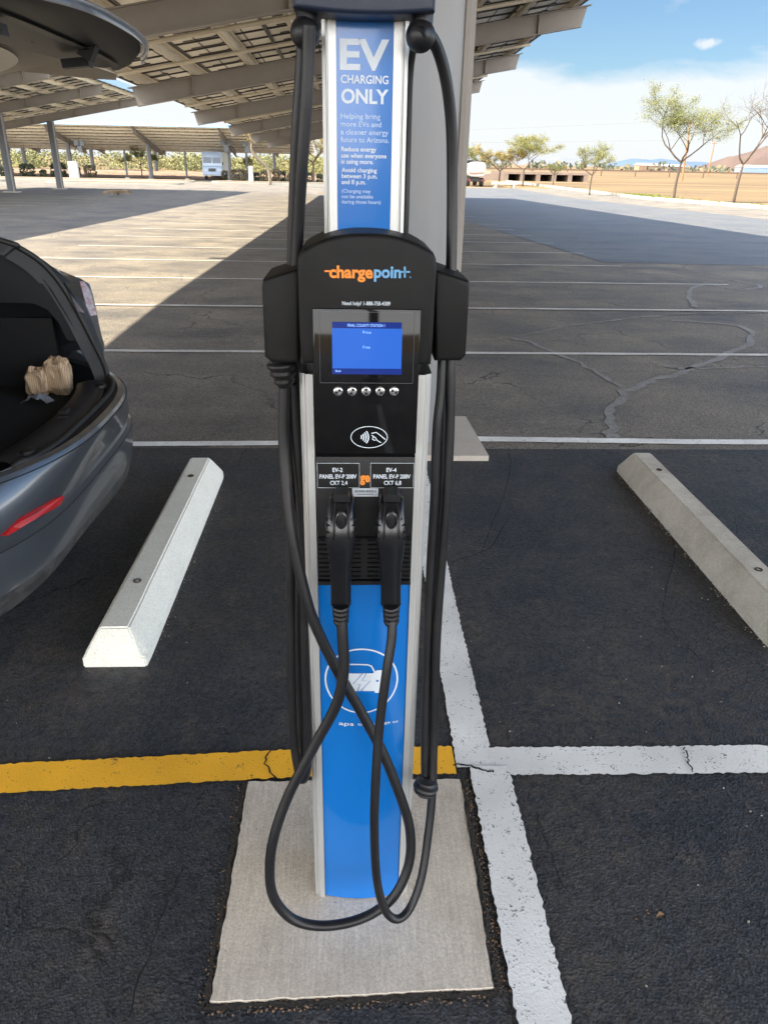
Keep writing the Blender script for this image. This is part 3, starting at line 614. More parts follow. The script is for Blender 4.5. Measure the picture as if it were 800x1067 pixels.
gravel('gravel', 'dirt and grit along the foot of the left wheel stop', [(-.745, 4.0, 0), (-.745, 2.3, 0)], 260, .018, [M_peb2, M_peb3, M_peb1], .002, .005, 10)
# a dark soil joint round the pad
line_strip('soil_joint', [(e1.x + .008, e1.y - .01), (e2.x + .006, e2.y)], .009, mat('joint_soil', (.030, .025, .020), .95, bump=1, bscale=120), .012, .02, .006)
line_strip('soil_joint', [(q[0].x - .01, q[0].y - .01), (q[3].x - .01, q[3].y)], .012, MATS['joint_soil'], .0055, .02, .005)
line_strip('soil_joint', [(q[0].x - .01, q[0].y - .01), (q[1].x + .01, q[1].y - .01)], .012, MATS['joint_soil'], .0055, .02, .005)

def wheel_stop(name, label, x0, x1, y0, y1, h, m, cham=.055, seed=0, group=None, pins=True):
    """block along Y with sloped sides and sloped ends"""
    r = random.Random(seed); t = thing(name, label, 'wheel stop', ((x0 + x1) / 2, (y0 + y1) / 2, gz(x0, y0)), group); z = gz(x0, (y0 + y1) / 2)
    bm = bmesh.new(); rows = []
    w = x1 - x0
    for (y, zt, ins) in ((y0, h * .45, .004), (y0 + .05, h, .03), (y1 - .05, h, .03), (y1, h * .45, .004)):
        n = 1
        if ins < .01: rows.append([(x0 + .004, y, z - .02), (x0 + .006, y, z + h * .30), (x0 + w * .12, y, z + h * .34), (x1 - w * .12, y, z + h * .34), (x1 - .006, y, z + h * .30), (x1 - .004, y, z - .02)]); continue
        rows.append([(x0, y, z - .02), (x0 + ins * .15, y, z + h * .28), (x0 + w * .28, y, z + zt), (x1 - w * .28, y, z + zt), (x1 - ins * .15, y, z + h * .28), (x1, y, z - .02)])
    for j, (yy0, yy1) in enumerate(((0, 1), (1, 2), (2, 3))): pass
    vs_ = [[bm.verts.new(p) for p in rw] for rw in rows]
    for a, b in zip(vs_, vs_[1:]):
        for i in range(5): bm.faces.new((a[i], a[i + 1], b[i + 1], b[i]))
    bm.faces.new(vs_[0][::-1]); bm.faces.new(vs_[-1])
    bmesh.ops.recalc_face_normals(bm, faces=bm.faces)
    bmesh.ops.bevel(bm, geom=list(bm.edges), offset=.006, segments=2, affect='EDGES')
    bmesh.ops.subdivide_edges(bm, edges=[e for e in bm.edges if e.calc_length() > .5], cuts=30, use_grid_fill=True)
    for vv in bm.verts:
        nn_ = noise.noise_vector(vv.co * 14); vv.co += nn_ * .0011
    bmesh.ops.translate(bm, vec=-ROOTLOC[t.name], verts=bm.verts)
    me = bpy.data.meshes.new('block'); bm.to_mesh(me); bm.free(); me.materials.append(m)
    o = bpy.data.objects.new('block', me); C.objects.link(o); o.parent = t
    if pins:
        for y in (y0 + .38, y1 - .33):
            mb = MB(); c = ((x0 + x1) / 2, y, z + h - .002); mb.lathe(c, [(0, .016), (.006, .016), (.006, .011), (.002, .010)], n=14); mb.build('anchor_pin', mat('rusty_pin', (.05, .035, .028), .8), t)
    return t
wheel_stop('wheel_stop', 'smooth white painted concrete wheel stop beside the open grey car', -.99, -.75, 2.25, 4.07, .14, M_stopw, seed=1, group='wheel stops by the charger')
wheel_stop('wheel_stop', 'bare weathered concrete wheel stop at the right edge', 1.63, 1.87, 2.32, 4.17, .14, M_concR, seed=2, group='wheel stops by the charger')

# ------------------------------------------------------------------ EV charger
ZP = .008
ch = thing('charging_station', 'tall black and blue electric vehicle charging pedestal with two hanging plugs', 'charging station', (.025, 1.36, ZP))
CX0 = .025; YF = 1.288
hw = .118
def blue_y(x, z):      # convex blue front
    u = (x - CX0) / .094; return YF - .004 - .013 * max(0, 1 - u * u)
# blue lower front
rows = []
for i in range(9):
    z = lerp(ZP + .004, .955, i / 8); rows.append([(CX0 + lerp(-.0925, .0925, j / 16), blue_y(CX0 + lerp(-.0925, .0925, j / 16), z), z) for j in range(17)])
mb = MB(); mb.grid(rows); mb.add([(CX0 + lerp(-.0925, .0925, j / 16), blue_y(CX0 + lerp(-.0925, .0925, j / 16), 0), ZP + .004) for j in range(17)] + [(CX0, YF + .03, ZP + .004)], [tuple(range(18))]); 
mb.build('front_panel', M_blue_s, ch, smooth=True)
mb = MB(); mb.bbox(CX0 - .085, CX0 + .085, YF + .004, 1.44, ZP + .002, 1.30); mb.build('pedestal_core', M_black, ch)
for s in (-1, 1):
    mb = MB(); xo = CX0 + s * hw; xi = CX0 + s * .093
    pr = [(xi, YF - .006), (xi, YF - .009), (xo - s * .012, YF - .007), (xo - s * .0095, YF - .001), (xo - s * .006, YF - .001), (xo - s * .001, YF + .004), (xo, YF + .012), (xo, YF + .13), (xo - s * .006, YF + .14), (xi, YF + .14)]
    mb.grid([[(x, y, z) for x, y in pr] for z in (ZP, 1.36)], close=True); mb.add([(x, y, ZP) for x, y in pr], [tuple(range(len(pr)))])
    mb.build('side_rail', M_alu, ch, smooth=True, autos=.5)
F = lambda x, z: (x, blue_y(x, z) - .0009, z)
def pz(x, y, Y=YF): p = P(x, y, Y); return p.x, p.z
# car emblem in a ring
mb = MB(); c = pz(376.5, 709, 1.275); rr = (pz(414, 709, 1.275)[0] - pz(339, 709, 1.275)[0]) / 2; rz = (pz(377, 676, 1.275)[1] - pz(377, 742, 1.275)[1]) / 2
strip(mb, [(c[0] + rr * math.cos(a * PI / 36), c[1] + rz * math.sin(a * PI / 36)) for a in range(72)], .0036, F, True)
def icon(pts, w=None, close=False):
    q = [pz(320 + x / 6.667, 650 + y / 6.667, 1.275) for x, y in pts]
    if w: strip(mb, q, w, F, close)
    else: mb.add([F(*p) for p in q], [tuple(range(len(q)))])
icon([(250, 340), (262, 290), (290, 276), (350, 274), (420, 276), (445, 286), (470, 330)], .0032)
yp_ = blue_y(CX0, 0) - .0010; F = lambda x, z: (x, yp_, z)
icon([(228, 350), (240, 336), (455, 335), (480, 314), (522, 312), (535, 345), (538, 470), (470, 470), (466, 458), (275, 458), (275, 475), (245, 475), (238, 458), (226, 410)])
mb.build('car_emblem', M_ink, ch); F = lambda x, z: (x, blue_y(x, z) - .0009, z)
mb = MB(); hl = pz(320 + 487 / 6.667, 650 + 386 / 6.667, 1.275); F2 = lambda x, z: (x, yp_ - .0006, z)
mb.add([F2(hl[0] + .0027 * math.cos(a), hl[1] + .0027 * math.sin(a)) for a in [i * PI / 6 for i in range(12)]], [tuple(range(12))]); mb.build('emblem_headlight', M_blue_s, ch)
mb = MB()
for pts in ([(384, 336), (318, 408), (368, 410), (348, 460)], [(410, 336), (380, 384), (438, 386), (370, 460)]): strip(mb, [pz(320 + x / 6.667, 650 + y / 6.667, 1.275) for x, y in pts], .0014, F2)
mb.build('emblem_bolt', M_blue_s, ch)
mb = MB()
z_ = pz(370, 755, 1.275)[1]; x_ = lambda px: pz(px, 750, 1.275)[0]
text_mb(mb, 'aps', x_(353), x_(368.5), z_, z_ + .0105, F, .012)
text_mb(mb, 'take charge az', x_(372.5), x_(415), z_ + .0015, z_ + .0085, F, .008)
mb.add([F(x_(343.5) + .0055 * math.cos(a) * (1 if math.cos(a) < .3 else .35), z_ + .006 + .0055 * math.sin(a)) for a in [i * PI / 8 for i in range(16)]], [tuple(range(16))])
mb.build('small_lettering', M_ink, ch)
# --- head housing
Yh = 1.222
out_ = []
xL, xR = pz(310, 300, Yh)[0], pz(454, 300, Yh)[0]; zb = pz(380, 380, Yh)[1]; zc = pz(310, 260, Yh)[1]; za_ = pz(381, 243, Yh)[1]
out_ += [(xL + .006, zb), (xL + .06, zb - .001)]; out_ = [(xL + .002, zb), (xR - .002, zb), (xR, zb + .05), (xR + .0005, zc - .03), (xR - .001, zc - .012)]
for i in range(17):
    t = i / 16; x = lerp(xR - .006, xL + .006, t); u = (t - .5) * 2
    out_.append((x, zc - .002 + (za_ - zc + .002) * (1 - abs(u) ** 2.4)))
out_ += [(xL + .001, zc - .012), (xL, zc - .03), (xL, zb + .05)]
prism(out_, Yh, 1.40, 'head_housing', M_head, ch, .008, 4)
# glossy fascia under it, its lower part runs down to the labels
gx0, gx1 = pz(327, 400, 1.214)[0], pz(436, 400, 1.214)[0]; gz0, gz1 = pz(381, 473, 1.214)[1], pz(381, 322, 1.214)[1]
prism([(gx0, gz0), (gx1, gz0), (gx1, gz1), (gx0, gz1)], 1.2145, 1.30, 'glossy_fascia', M_gloss, ch, .0025, 2)
Ys = 1.2136
FS = lambda x, z: (x, Ys, z)
def rect(mb, x0, y0, x1, y1, Y, k=0):
    a = pz((x0 + x1) / 2, y0, Y)[1]; b = pz((x0 + x1) / 2, y1, Y)[1]; c0 = pz(x0, (y0 + y1) / 2, Y)[0]; c1 = pz(x1, (y0 + y1) / 2, Y)[0]
    mb.add([(c0, Y, b), (c1, Y, b), (c1, Y, a), (c0, Y, a)], [(0, 1, 2, 3)], k); return c0, c1, b, a
# display window outline and screen
mb = MB(); a0, a1, b0, b1 = rect(MB(), 333, 325, 431, 399, Ys)
strip(mb, [(a0, b0), (a1, b0), (a1, b1), (a0, b1)], .0007, FS, True); mb.build('window_outline', mat('grey_line', (.12, .12, .13), .4), ch)
mb = MB(); rect(mb, 346, 342, 418.5, 384, 1.2130); scr = mb.build('display_screen', M_screen, ch)
mb = MB(); rect(mb, 346, 335.5, 418.5, 341.8, 1.2130); mb.build('screen_bar', M_scrd, scr); mb = MB(); rect(mb, 346, 384.2, 418.5, 390, 1.2130); mb.build('screen_bar', M_scrd, scr)
mb = MB(); FT = lambda x, z: (x, 1.2124, z)
def tx(mb, s, px0, px1, py, cap, fn, Y, bold=0.0, k=0):
    x0, z = pz(px0, py, Y); x1 = pz(px1, py, Y)[0]; z1 = pz(px0, py - cap, Y)[1]; text_mb(mb, s, x0, x1, z, z1, fn, bold, k)
tx(mb, 'FINAL COUNTY STATION 1', 362, 401, 340.2, 3.0, FT, 1.2124, .01); tx(mb, 'Price', 378, 386.5, 347.5, 3.0, FT, 1.2124); tx(mb, 'Free', 378, 385.5, 363, 3.0, FT, 1.2124)
tx(mb, 'Back', 349.5, 355.5, 387.4, 2.2, FT, 1.2124, .01); mb.build('screen_text', M_scrt, scr)
# buttons
for i, bx_ in enumerate((352.2, 366.8, 381.4, 396, 410.5)):
    p = P(bx_, 407.5, Ys); mb = MB(); mb.lathe(p, [(-.002, .0078), (.0012, .0078), (.0024, .0066), (.0026, .0060)], (0, -1, 0), 20); b_ = mb.build('button', M_but, ch, True, autos=.7)
    mb = MB()
    for a in range(2):
        a0 = i * .5 + a * PI; mb.add([(p.x, p.y - .0030, p.z)] + [(p.x + .0056 * math.cos(a0 + t * .26), p.y - .0030, p.z + .0056 * math.sin(a0 + t * .26)) for t in range(6)], [tuple(range(7))])
    mb.build('button_mark', M_black, b_)
# contactless mark
mb = MB(); c = P(384.5, 455.5, Ys); 
strip(mb, [(c.x + .0315 * math.cos(t * PI / 24), c.z + .0195 * math.sin(t * PI / 24)) for t in range(48)], .0013, FS, True)
for k, r_ in enumerate((.005, .009, .013, .017)):
    strip(mb, [(c.x - .018 + r_ * math.cos(t * .14), c.z + r_ * math.sin(t * .14)) for t in range(-5, 6)], .0022, FS)
strip(mb, [(c.x + .004, c.z + .007), (c.x + .012, c.z + .009), (c.x + .020, c.z + .003), (c.x + .028, c.z - .004)], .0016, FS)
strip(mb, [(c.x + .004, c.z + .004), (c.x + .011, c.z - .001), (c.x + .014, c.z - .006), (c.x + .021, c.z - .010)], .0016, FS)
strip(mb, [(c.x + .007, c.z + .001), (c.x + .006, c.z - .004), (c.x + .011, c.z - .006)], .0016, FS)
mb.build('contactless_mark', M_ink, ch)
# logo lettering on the housing
FH = lambda x, z: (x, Yh - .0008, z)
mb = MB(); tx(mb, 'charge', 343, 388.5, 288.7, 12.2, FH, Yh, .035); z0 = pz(338, 282.2, Yh); z1 = pz(343.5, 282.2, Yh); strip(mb, [z0, z1], .0026, FH); mb.build('logo_orange', M_or, ch)
mb = MB(); tx(mb, 'poin', 389.5, 417.5, 288.7, 12.2, FH, Yh, .03); a_ = pz(416.5, 283, Yh); b_ = pz(427, 283, Yh); strip(mb, [a_, b_], .0026, FH); a_ = pz(421.6, 277.5, Yh); b_ = pz(421.6, 289, Yh); strip(mb, [a_, b_], .0030, FH)
tx(mb, '.', 426.7, 428, 289, 6, FH, Yh, .03); mb.build('logo_blue', M_lb, ch)
mb = MB(); tx(mb, 'Need help? 1-888-758-4389', 356.5, 406.5, 317.5, 4.0, FH, Yh, .012); mb.build('help_line', M_ink, ch)
# --- lower holster bay
Yr = 1.272
bx0, bx1 = pz(329.5, 500, Yr)[0], pz(431.5, 500, Yr)[0]
prism([(bx0, pz(380, 606, Yr)[1]), (bx1, pz(380, 606, Yr)[1]), (bx1, pz(380, 476, Yr)[1]), (bx0, pz(380, 476, Yr)[1])], Yr, 1.30, 'holster_plate', M_black, ch, .002, 2)
Yv = 1.258
vz1, vz0 = pz(380, 562, Yv)[1], pz(380, 604, Yv)[1]; vx0, vx1 = pz(331, 580, Yv)[0], pz(428, 580, Yv)[0]
mb = MB(); mb.bbox(vx0, vx1, Yv + .003, Yr - .001, vz0, vz1); 
for i in range(9):
    z = lerp(vz0 + .006, vz1 - .004, i / 8)
    for xa, xb in ((vx0 + .002, vx0 + .03), (CX0 - .026, CX0 - .007), (CX0 + .006, CX0 + .028), (vx1 - .03, vx1 - .002)): mb.bbox(xa, xb, Yv - .003, Yv + .002, z, z + .0022)
mb.bbox(vx0 - .001, vx1 + .001, Yv - .004, Yr - .0005, vz0 - .010, vz0 - .0015)
mb.build('louvre_guard', M_black, ch)
Yl = Yr - .0012; FL = lambda x, z: (x, Yl - .0008, z)
for i, (xa, xb, t1, w1) in enumerate(((330.5, 374.3, 'EV-2', ('PANEL EV-P 208V', 'CKT 2,4')), (386, 430.8, 'EV-4', ('PANEL EV-P 208V', 'CKT 6,8')))):
    mb = MB(); a0, a1, b0, b1 = rect(mb, xa, 482.5, xb, 508, Yl); lab = mb.build('label_plate', mat('label_black', (.005, .005, .005), .35), ch)
    mb = MB(); strip(mb, [(a0, b0), (a1, b0), (a1, b1), (a0, b1)], .0009, FL, True)
    cx_ = (xa + xb) / 2
    tx(mb, t1, cx_ - 6, cx_ + 4.5, 491.5, 4.2, FL, Yl, .02); tx(mb, w1[0], cx_ - 19.5, cx_ + 19, 498.3, 4.2, FL, Yl, .02); tx(mb, w1[1], cx_ - 8.5, cx_ + 9.5, 505, 4.2, FL, Yl, .02)
    mb.build('label_lettering', M_ink, lab)
mb = MB(); tx(mb, 'ge', 375, 385.3, 502, 9.5, lambda x, z: (x, Yl + .0004, z), Yl, .035); mb.build('orange_letters', M_or, ch)
mb = MB(); rect(mb, 367, 508.8, 394, 517.4, Yl - .0006); st_ = mb.build('barcode_sticker', M_stick, ch)
mb = MB(); r = random.Random(3); x = 369.5
while x < 391.5:
    w_ = r.uniform(.3, 1.0); rect(mb, x, 510.6, x + w_, 513.2, Yl - .0011); x += w_ + r.uniform(.35, .8)
rect(mb, 372, 514.6, 389, 515.3, Yl - .0011)
mb.build('barcode', mat('barcode_ink', (.08, .09, .11), .6), st_)
# --- side wings
def wing(px, name):
    Y0 = 1.252; q = [pz(x, y, Y0) for x, y in px]
    return prism(q, Y0, 1.40, name, M_head, ch, .007, 3)
lw = wing([(283, 378.5), (312, 378.5), (312, 279), (273.5, 291.5), (272.5, 300), (275.5, 372)], 'side_housing')
rw = wing([(453, 376.5), (480, 376.5), (485.5, 371), (489.5, 300), (489, 293), (453, 280.5)], 'side_housing')
for px0, px1, yy in ((275.5, 309, 379), ):
    mb = MB(); a = P(293.5, 377, 1.285); b = P(297.0, 403, 1.285)
    ax = (b - a); prof = []
    for i in range(13):
        t = i / 12; prof.append((t * ax.length, lerp(.0275, .0135, t ** 1.1) + (.0016 if i % 4 in (1, 2) else -.0012)))
    mb.lathe(a, prof, ax, 18); mb.build('strain_relief', M_rubber, ch, True, autos=1.2)
# --- mast with the upper sign
Ym = 1.345; Sm = 1.338
mb = MB(); mb.bbox(CX0 - .0645, CX0 + .060, Ym + .004, 1.43, 1.3, 2.15); mb.build('mast', M_black, ch)
for xa, xb in ((-.0455, -.0235), (.0655, .0885)):
    pr = [(xa, Ym - .004), (lerp(xa, xb, .25), Ym - .008), (lerp(xa, xb, .3), Ym - .003), (lerp(xa, xb, .38), Ym - .003), (lerp(xa, xb, .42), Ym - .008), (xb, Ym - .008), (xb, Ym + .03), (xa, Ym + .09)]
    if xa > 0: pr = [(xa + xb - a, b) for a, b in pr]
    mb = MB(); mb.grid([[(x, y, z) for x, y in pr] for z in (1.52, 2.0)], close=True); mb.build('mast_rail', M_alu, ch)
mb = MB(); mb.bbox(-.0233, .0653, Sm, Ym + .003, 1.55, 1.92); sg = mb.build('sign_panel', M_blue_s, ch)
FG = lambda x, z: (x, Sm - .0007, z)
mb = MB()
tx(mb, 'EV', 354, 405, 71, 31, FG, Sm, .03); tx(mb, 'CHARGING', 355, 404.5, 86, 8.6, FG, Sm, .018); tx(mb, 'ONLY', 355.5, 404.5, 106.7, 14.6, FG, Sm, .03)
mb.build('large_lettering', M_ink, sg)
mb = MB(); lines = [('Helping bring', 355, 396, 123.0, 5.6, 0), ('more EVs and', 355, 397, 131.3, 5.6, 0), ('a cleaner energy', 355, 404.5, 139.6, 5.6, 0), ('future to Arizona.', 355, 405, 147.6, 5.6, 0)]
for s_, a, b, c_, d, e in lines: tx(mb, s_, a, b, c_, d, FG, Sm, e)
mb.build('message_lettering', M_inkd, sg); mb = MB()
for s_, a, b, c_, d in (('(Charging may', 356, 386, 200.3, 3.8), ('not be available', 356, 388.5, 206, 3.8), ('during those hours)', 356, 396.5, 211.5, 3.8)): tx(mb, s_, a, b, c_, d, FG, Sm)
mb.build('message_lettering', M_inkd, sg)
mb = MB()
for s_, a, b, c_, d in (('Reduce energy', 355.5, 392, 157, 4.6), ('use when everyone', 355.5, 402.5, 163.7, 4.6), ('is using more.', 355.5, 389, 170, 4.6), ('Avoid charging', 355.8, 392.5, 178.8, 4.6), ('between 3 p.m.', 355.8, 393, 185, 4.6), ('and 8 p.m.', 355.8, 381, 191.3, 4.6)): tx(mb, s_, a, b, c_, d, FG, Sm, .02)
mb.build('bold_lettering', M_ink, sg)
# --- cap and cable retractor above
cx0, cx1 = pz(305, 10, 1.27)[0], pz(453.5, 10, 1.27)[0]; cz = P(380, 14, 1.27).z
o_ = []
for i in range(13):
    t = i / 12; o_.append((lerp(cx0, cx1, t), cz + .006 - .006 * (1 - (2 * t - 1) ** 2)))
o_ += [(cx1 + .002, cz + .14), (lerp(cx0, cx1, .8), cz + .165), (lerp(cx0, cx1, .2), cz + .165), (cx0 - .002, cz + .14)]
prism(o_, 1.27, 1.44, 'top_housing', M_navy, ch, .006, 3)
mb = MB(); mb.tube([(CX0, 1.37, 1.95), (CX0, 1.37, 2.42)], .035, 16); mb.build('retractor_mast', M_steel, ch, True, autos=.8)
balls = []
for bx_, by_, ry in ((318, 34, 1.30), (438, 37, 1.30)):
    c = P(bx_, by_, ry); mb = MB(); prof = [(-.0225 * math.cos(a), max(.001, .0225 * math.sin(a))) for a in [i * PI / 12 for i in range(13)]]
    mb.lathe(c, prof, (0, 0, 1), 20); mb.tube([c + Vector((.002, .004, .015)), c + Vector((.004, .008, .045))], .016, 14); mb.build('cable_swivel', M_rubber, ch, True, autos=1.0); balls.append(c)
# --- cables
def cable(pts, r, name='charging_cable', sub=8):
    q = [P(x, y, Y) for x, y, Y in pts]; q = catmull(q, sub); q = [Vector((p.x, p.y, max(p.z, ZP + r))) for p in q]
    mb = MB(); mb.tube(q, r, 14); return mb.build(name, M_rubber, ch, True, autos=1.2)
R_ = .0112
# plug cable of the left connector, hanging to the pad and back up to the left housing
cable([(355.5, 640, 1.215), (357, 665, 1.205), (358, 700, 1.195), (350, 735, 1.19), (327, 778, 1.185), (301, 828, 1.17), (286, 870, 1.15), (281, 905, 1.135), (285, 935, 1.125), (303, 957, 1.12), (330, 965, 1.12), (362, 962, 1.125), (390, 951, 1.14), (412, 932, 1.155), (426, 900, 1.18), (427, 865, 1.20), (417, 830, 1.21), (398, 783, 1.225), (375, 740, 1.235), (352, 700, 1.24), (330, 655, 1.243), (318, 620, 1.247), (306, 565, 1.26), (299, 510, 1.28), (296, 460, 1.295), (297, 400, 1.30)], R_)
cable([(408, 640, 1.215), (408, 665, 1.20), (402, 705, 1.18), (395, 760, 1.165), (391, 820, 1.14), (390, 870, 1.125), (393, 920, 1.11), (402, 950, 1.10), (415, 958, 1.10), (428, 945, 1.12), (439, 915, 1.15), (446, 870, 1.19), (450, 830, 1.22), (451.5, 780, 1.25), (453, 720, 1.27), (455, 660, 1.285), (459, 600, 1.30), (465, 520, 1.31), (468.5, 440, 1.32), (469, 370, 1.33), (470, 280, 1.36), (471, 200, 1.37), (470, 130, 1.36), (464, 80, 1.34), (454, 47, 1.32), (443, 32, 1.295), (437, 36, 1.28)], .0095)
cable([(461, 370, 1.33), (459, 410, 1.32), (455, 450, 1.31), (452.5, 520, 1.305), (448, 600, 1.30), (444.5, 700, 1.28), (442.5, 780, 1.25), (443, 822, 1.235)], .0088)
cable([(463, 372, 1.36), (461, 430, 1.36), (459, 520, 1.36), (455, 600, 1.35), (450, 700, 1.33), (447, 780, 1.29), (446, 826, 1.25)], .0065)
cable([(322, 26, 1.28), (321, 60, 1.285), (318, 120, 1.29), (314, 180, 1.30), (310, 250, 1.32), (306, 330, 1.33), (304, 420, 1.33), (303, 520, 1.32), (303, 640, 1.31), (304, 720, 1.30), (307, 780, 1.29), (314, 812, 1.275), (320, 800, 1.27), (320, 760, 1.28), (318, 700, 1.29), (317, 620, 1.30), (314, 540, 1.31), (309, 470, 1.31), (304, 400, 1.31)], .0098)
cable([(315, 32, 1.33), (313, 70, 1.335), (309, 130, 1.34), (306, 200, 1.35), (304, 270, 1.36), (306, 330, 1.37), (311, 420, 1.365), (314, 520, 1.36), (312, 640, 1.35), (313, 720, 1.34), (316, 790, 1.31), (316, 815, 1.29)], .0085)
cable([(432, 40, 1.36), (427, 80, 1.375), (425, 150, 1.385), (423, 220, 1.385), (421, 270, 1.39)], R_ * .5)
# clamp ball on the right cable
c = P(443.5, 820, 1.225); mb = MB(); prof = []
for i in range(15):
    a = i * PI / 14; prof.append((-.023 * math.cos(a), max(.001, .0255 * math.sin(a) + (.0030 if i % 2 else -.001))))
mb.lathe(c, prof, (0.1, .1, 1), 20); mb.build('cable_clamp', M_rubber, ch, True, autos=1.2)
# --- connectors
M_plug = mat('plug_plastic', (.0065, .0068, .0085), .24, spec=.6, bump=.05, bscale=500, dirt=(.016, .016, .017), var=.1, dscale=14, damt=.35)
def connector(dx, name='plug_handle'):
    S_ = [(356, 516, 22, 1.235, .024), (356, 522, 26, 1.222, .03), (355, 535, 29, 1.208, .036), (355, 550, 33, 1.198, .040), (355, 562, 33, 1.195, .040), (355, 575, 29, 1.197, .037), (355, 590, 24.5, 1.200, .031), (355, 610, 22.5, 1.204, .028), (355, 628, 22, 1.208, .027), (355, 632, 22.5, 1.209, .027)]
    rows = []
    for cx_, y, w, Y, d in S_:
        c = P(cx_ + dx, y, Y); hwid = w / 2 * (Y / ray(cx_, y).y) * .97; r_ = []
        for j in range(24):
            a = 2 * PI * j / 24; ca, sa = math.cos(a), math.sin(a); e = .62
            r_.append(Vector((c.x + hwid * abs(ca) ** e * (1 if ca > 0 else -1), c.y + .012 + d / 2 * abs(sa) ** e * (1 if sa > 0 else -1), c.z)))
        rows.append(r_)
    mb = MB(); rows = [[sum((q for q in rows[0]), Vector()) / 24] * 24] + rows + [[sum((q for q in rows[-1]), Vector()) / 24] * 24]; mb.grid(rows, close=True)
    h = mb.build(name, M_plug, ch, True)
    # nozzle going back into the plate
    c = P(356 + dx, 524, 1.235); mb = MB(); mb.lathe(c + Vector((0, .01, 0)), [(-.045, .021), (-.01, .022), (0, .022)], (0, -1, .25), 20); mb.build('nozzle', M_black, h, True, autos=.7)
    # latch hook
    c = P(356 + dx, 518.5, 1.222); mb = MB()
    prof = [(-.0155, -.006), (.0155, -.006), (.0155, .003), (.010, .009), (-.010, .009), (-.0155, .003)]
    mb.grid([[c + Vector((x, y, z)) for x, z in prof] for y in (-.006, .03)], close=True); mb.add([c + Vector((x, -.006, z)) for x, z in prof], [tuple(range(6))]); mb.build('latch_hook', M_black, h)
    # release button with raised surround
    c = P(355.5 + dx, 542, 1.183); mb = MB()
    ring = lambda k, y: [c + Vector((k * .0092 * math.cos(2 * PI * j / 20), y, k * .0158 * math.sin(2 * PI * j / 20) * (1 if math.sin(2 * PI * j / 20) < 0 else .9))) for j in range(20)]
    mb.grid([ring(1.15, .006), ring(1.15, 0), ring(.95, -.0015), ring(.9, .0008), ring(.7, .0002), ring(.01, -.0004)], close=True); mb.build('release_button', mat('button_plastic', (.012, .012, .013), .25), h, True, autos=.8)
    for s in (-1, 1):
        mb = MB(); q = [P(355.5 + dx + s * a, y, Y) for a, y, Y in ((6, 524, 1.206), (7.5, 536, 1.192), (8, 550, 1.183), (8, 562, 1.1815))]; mb.tube(catmull(q, 4), .0014, 6); mb.build('edge_rib', M_black, h, True)
        for i in range(4):
            q = P(355.5 + dx + s * 14.5, 541 + i * 6.5, 1.195); mb = MB(); mb.box(q, (.003, .010, .0025)); mb.build('grip_mark', M_black, h)
    # ribbed strain relief
    a = P(355 + dx, 631, 1.2135); b = P(355.3 + dx, 650, 1.216); ax = b - a; prof = []
    for i in range(17): prof.append((ax.length * i / 16, lerp(.0158, .0135, i / 16) + (.0016 if i % 4 in (1, 2) else -.0006)))
    mb = MB(); mb.lathe(a, prof, ax, 20); mb.build('strain_relief', M_rubber, h, True, autos=.9)
connector(0); connector(52.3)

# ------------------------------------------------------------------ car
YC = 2.90
car = thing('parked_car', 'dark blue-grey car seen from behind at the left edge with its tailgate open', 'car', (-3.3, YC, 0))
M_side = M_carp
def mirror(rows): return [[Vector((p[0], 2 * YC - p[1], p[2])) for p in r] for r in rows]
# lower body wrap: levels (z, Xrear, depthOfCurve, halfwidth)
LV = [(.27, -1.10, .20, .88, 4.2), (.30, -1.075, .22, .91, 4.2), (.38, -1.05, .24, .94, 4.2), (.46, -1.035, .25, .955, 4.0), (.535, -1.03, .26, .958, 3.8), (.548, -1.045, .26, .95, 3.8), (.60, -1.025, .28, .95, 3.6), (.66, -1.005, .31, .945, 3.3), (.71, -.985, .36, .935, 2.9), (.738, -.978, .40, .925, 2.7), (.752, -.985, .41, .92, 2.7), (.758, -1.01, .40, .905, 2.7)]
def plan(z, Xr, D, hw_, PW=4.2, n=44):
    r = []
    for i in range(9): r.append(Vector((lerp(-5.2, Xr - D - .25, i / 8), YC - hw_ * 1.0 + (.06 if i == 0 else 0), z)))
    for i in range(n + 1):
        t = -1 + 2 * i / n; u = math.copysign(1 - (1 - abs(t)) ** 1.5, t); y = u * hw_
        x = Xr - D * abs(u) ** PW - (.25 * max(0, (abs(u) - .93) / .07) ** 2); r.append(Vector((x, YC + y, z)))
    for i in range(9): r.append(Vector((lerp(Xr - D - .25, -5.2, i / 8), YC + hw_ - (.06 if i == 8 else 0), z)))
    return r
rows = [plan(*l) for l in LV]
# wavy lower lip
for r_ in rows[:3]:
    for p in r_:
        if p.x > -1.5: u = p.y - YC; p.z += .05 * math.exp(-((u + .25) / .35) ** 2) * (1 if r_ is rows[0] else .6 if r_ is rows[1] else .2)
mb = MB(); mb.grid(rows[2:]); mb.build('bumper_and_sides', M_carp, car, smooth=True, autos=.5)
mb = MB(); mb.grid(rows[:3]); under = [Vector((min(p.x - .04, p.x), YC + (p.y - YC) * .93, p.z - .01)) for p in rows[0]]; mb.grid([under, rows[0]]); mb.build('lower_valance', M_valance, car, smooth=True, autos=.6)
mb = MB(); mb.tube([p + Vector((0, 0, -.0015)) + (p - Vector((-2, YC, p.z))).normalized() * .001 for p in rows[4][6:-6]], .0022, 6); mb.build('body_seam', M_carblk, car)
mb = MB(); mb.tube([p + (p - Vector((-2, YC, p.z))).normalized() * .003 for p in rows[9][9:-9]], .0018, 6); mb.build('lip_seam', M_carblk, car)
mb = MB(); mb.tube([p + (p - Vector((-2, YC, p.z))).normalized() * .003 for p in rows[0][8:-8]], .0045, 6); mb.build('valance_edge', M_chrome, car)
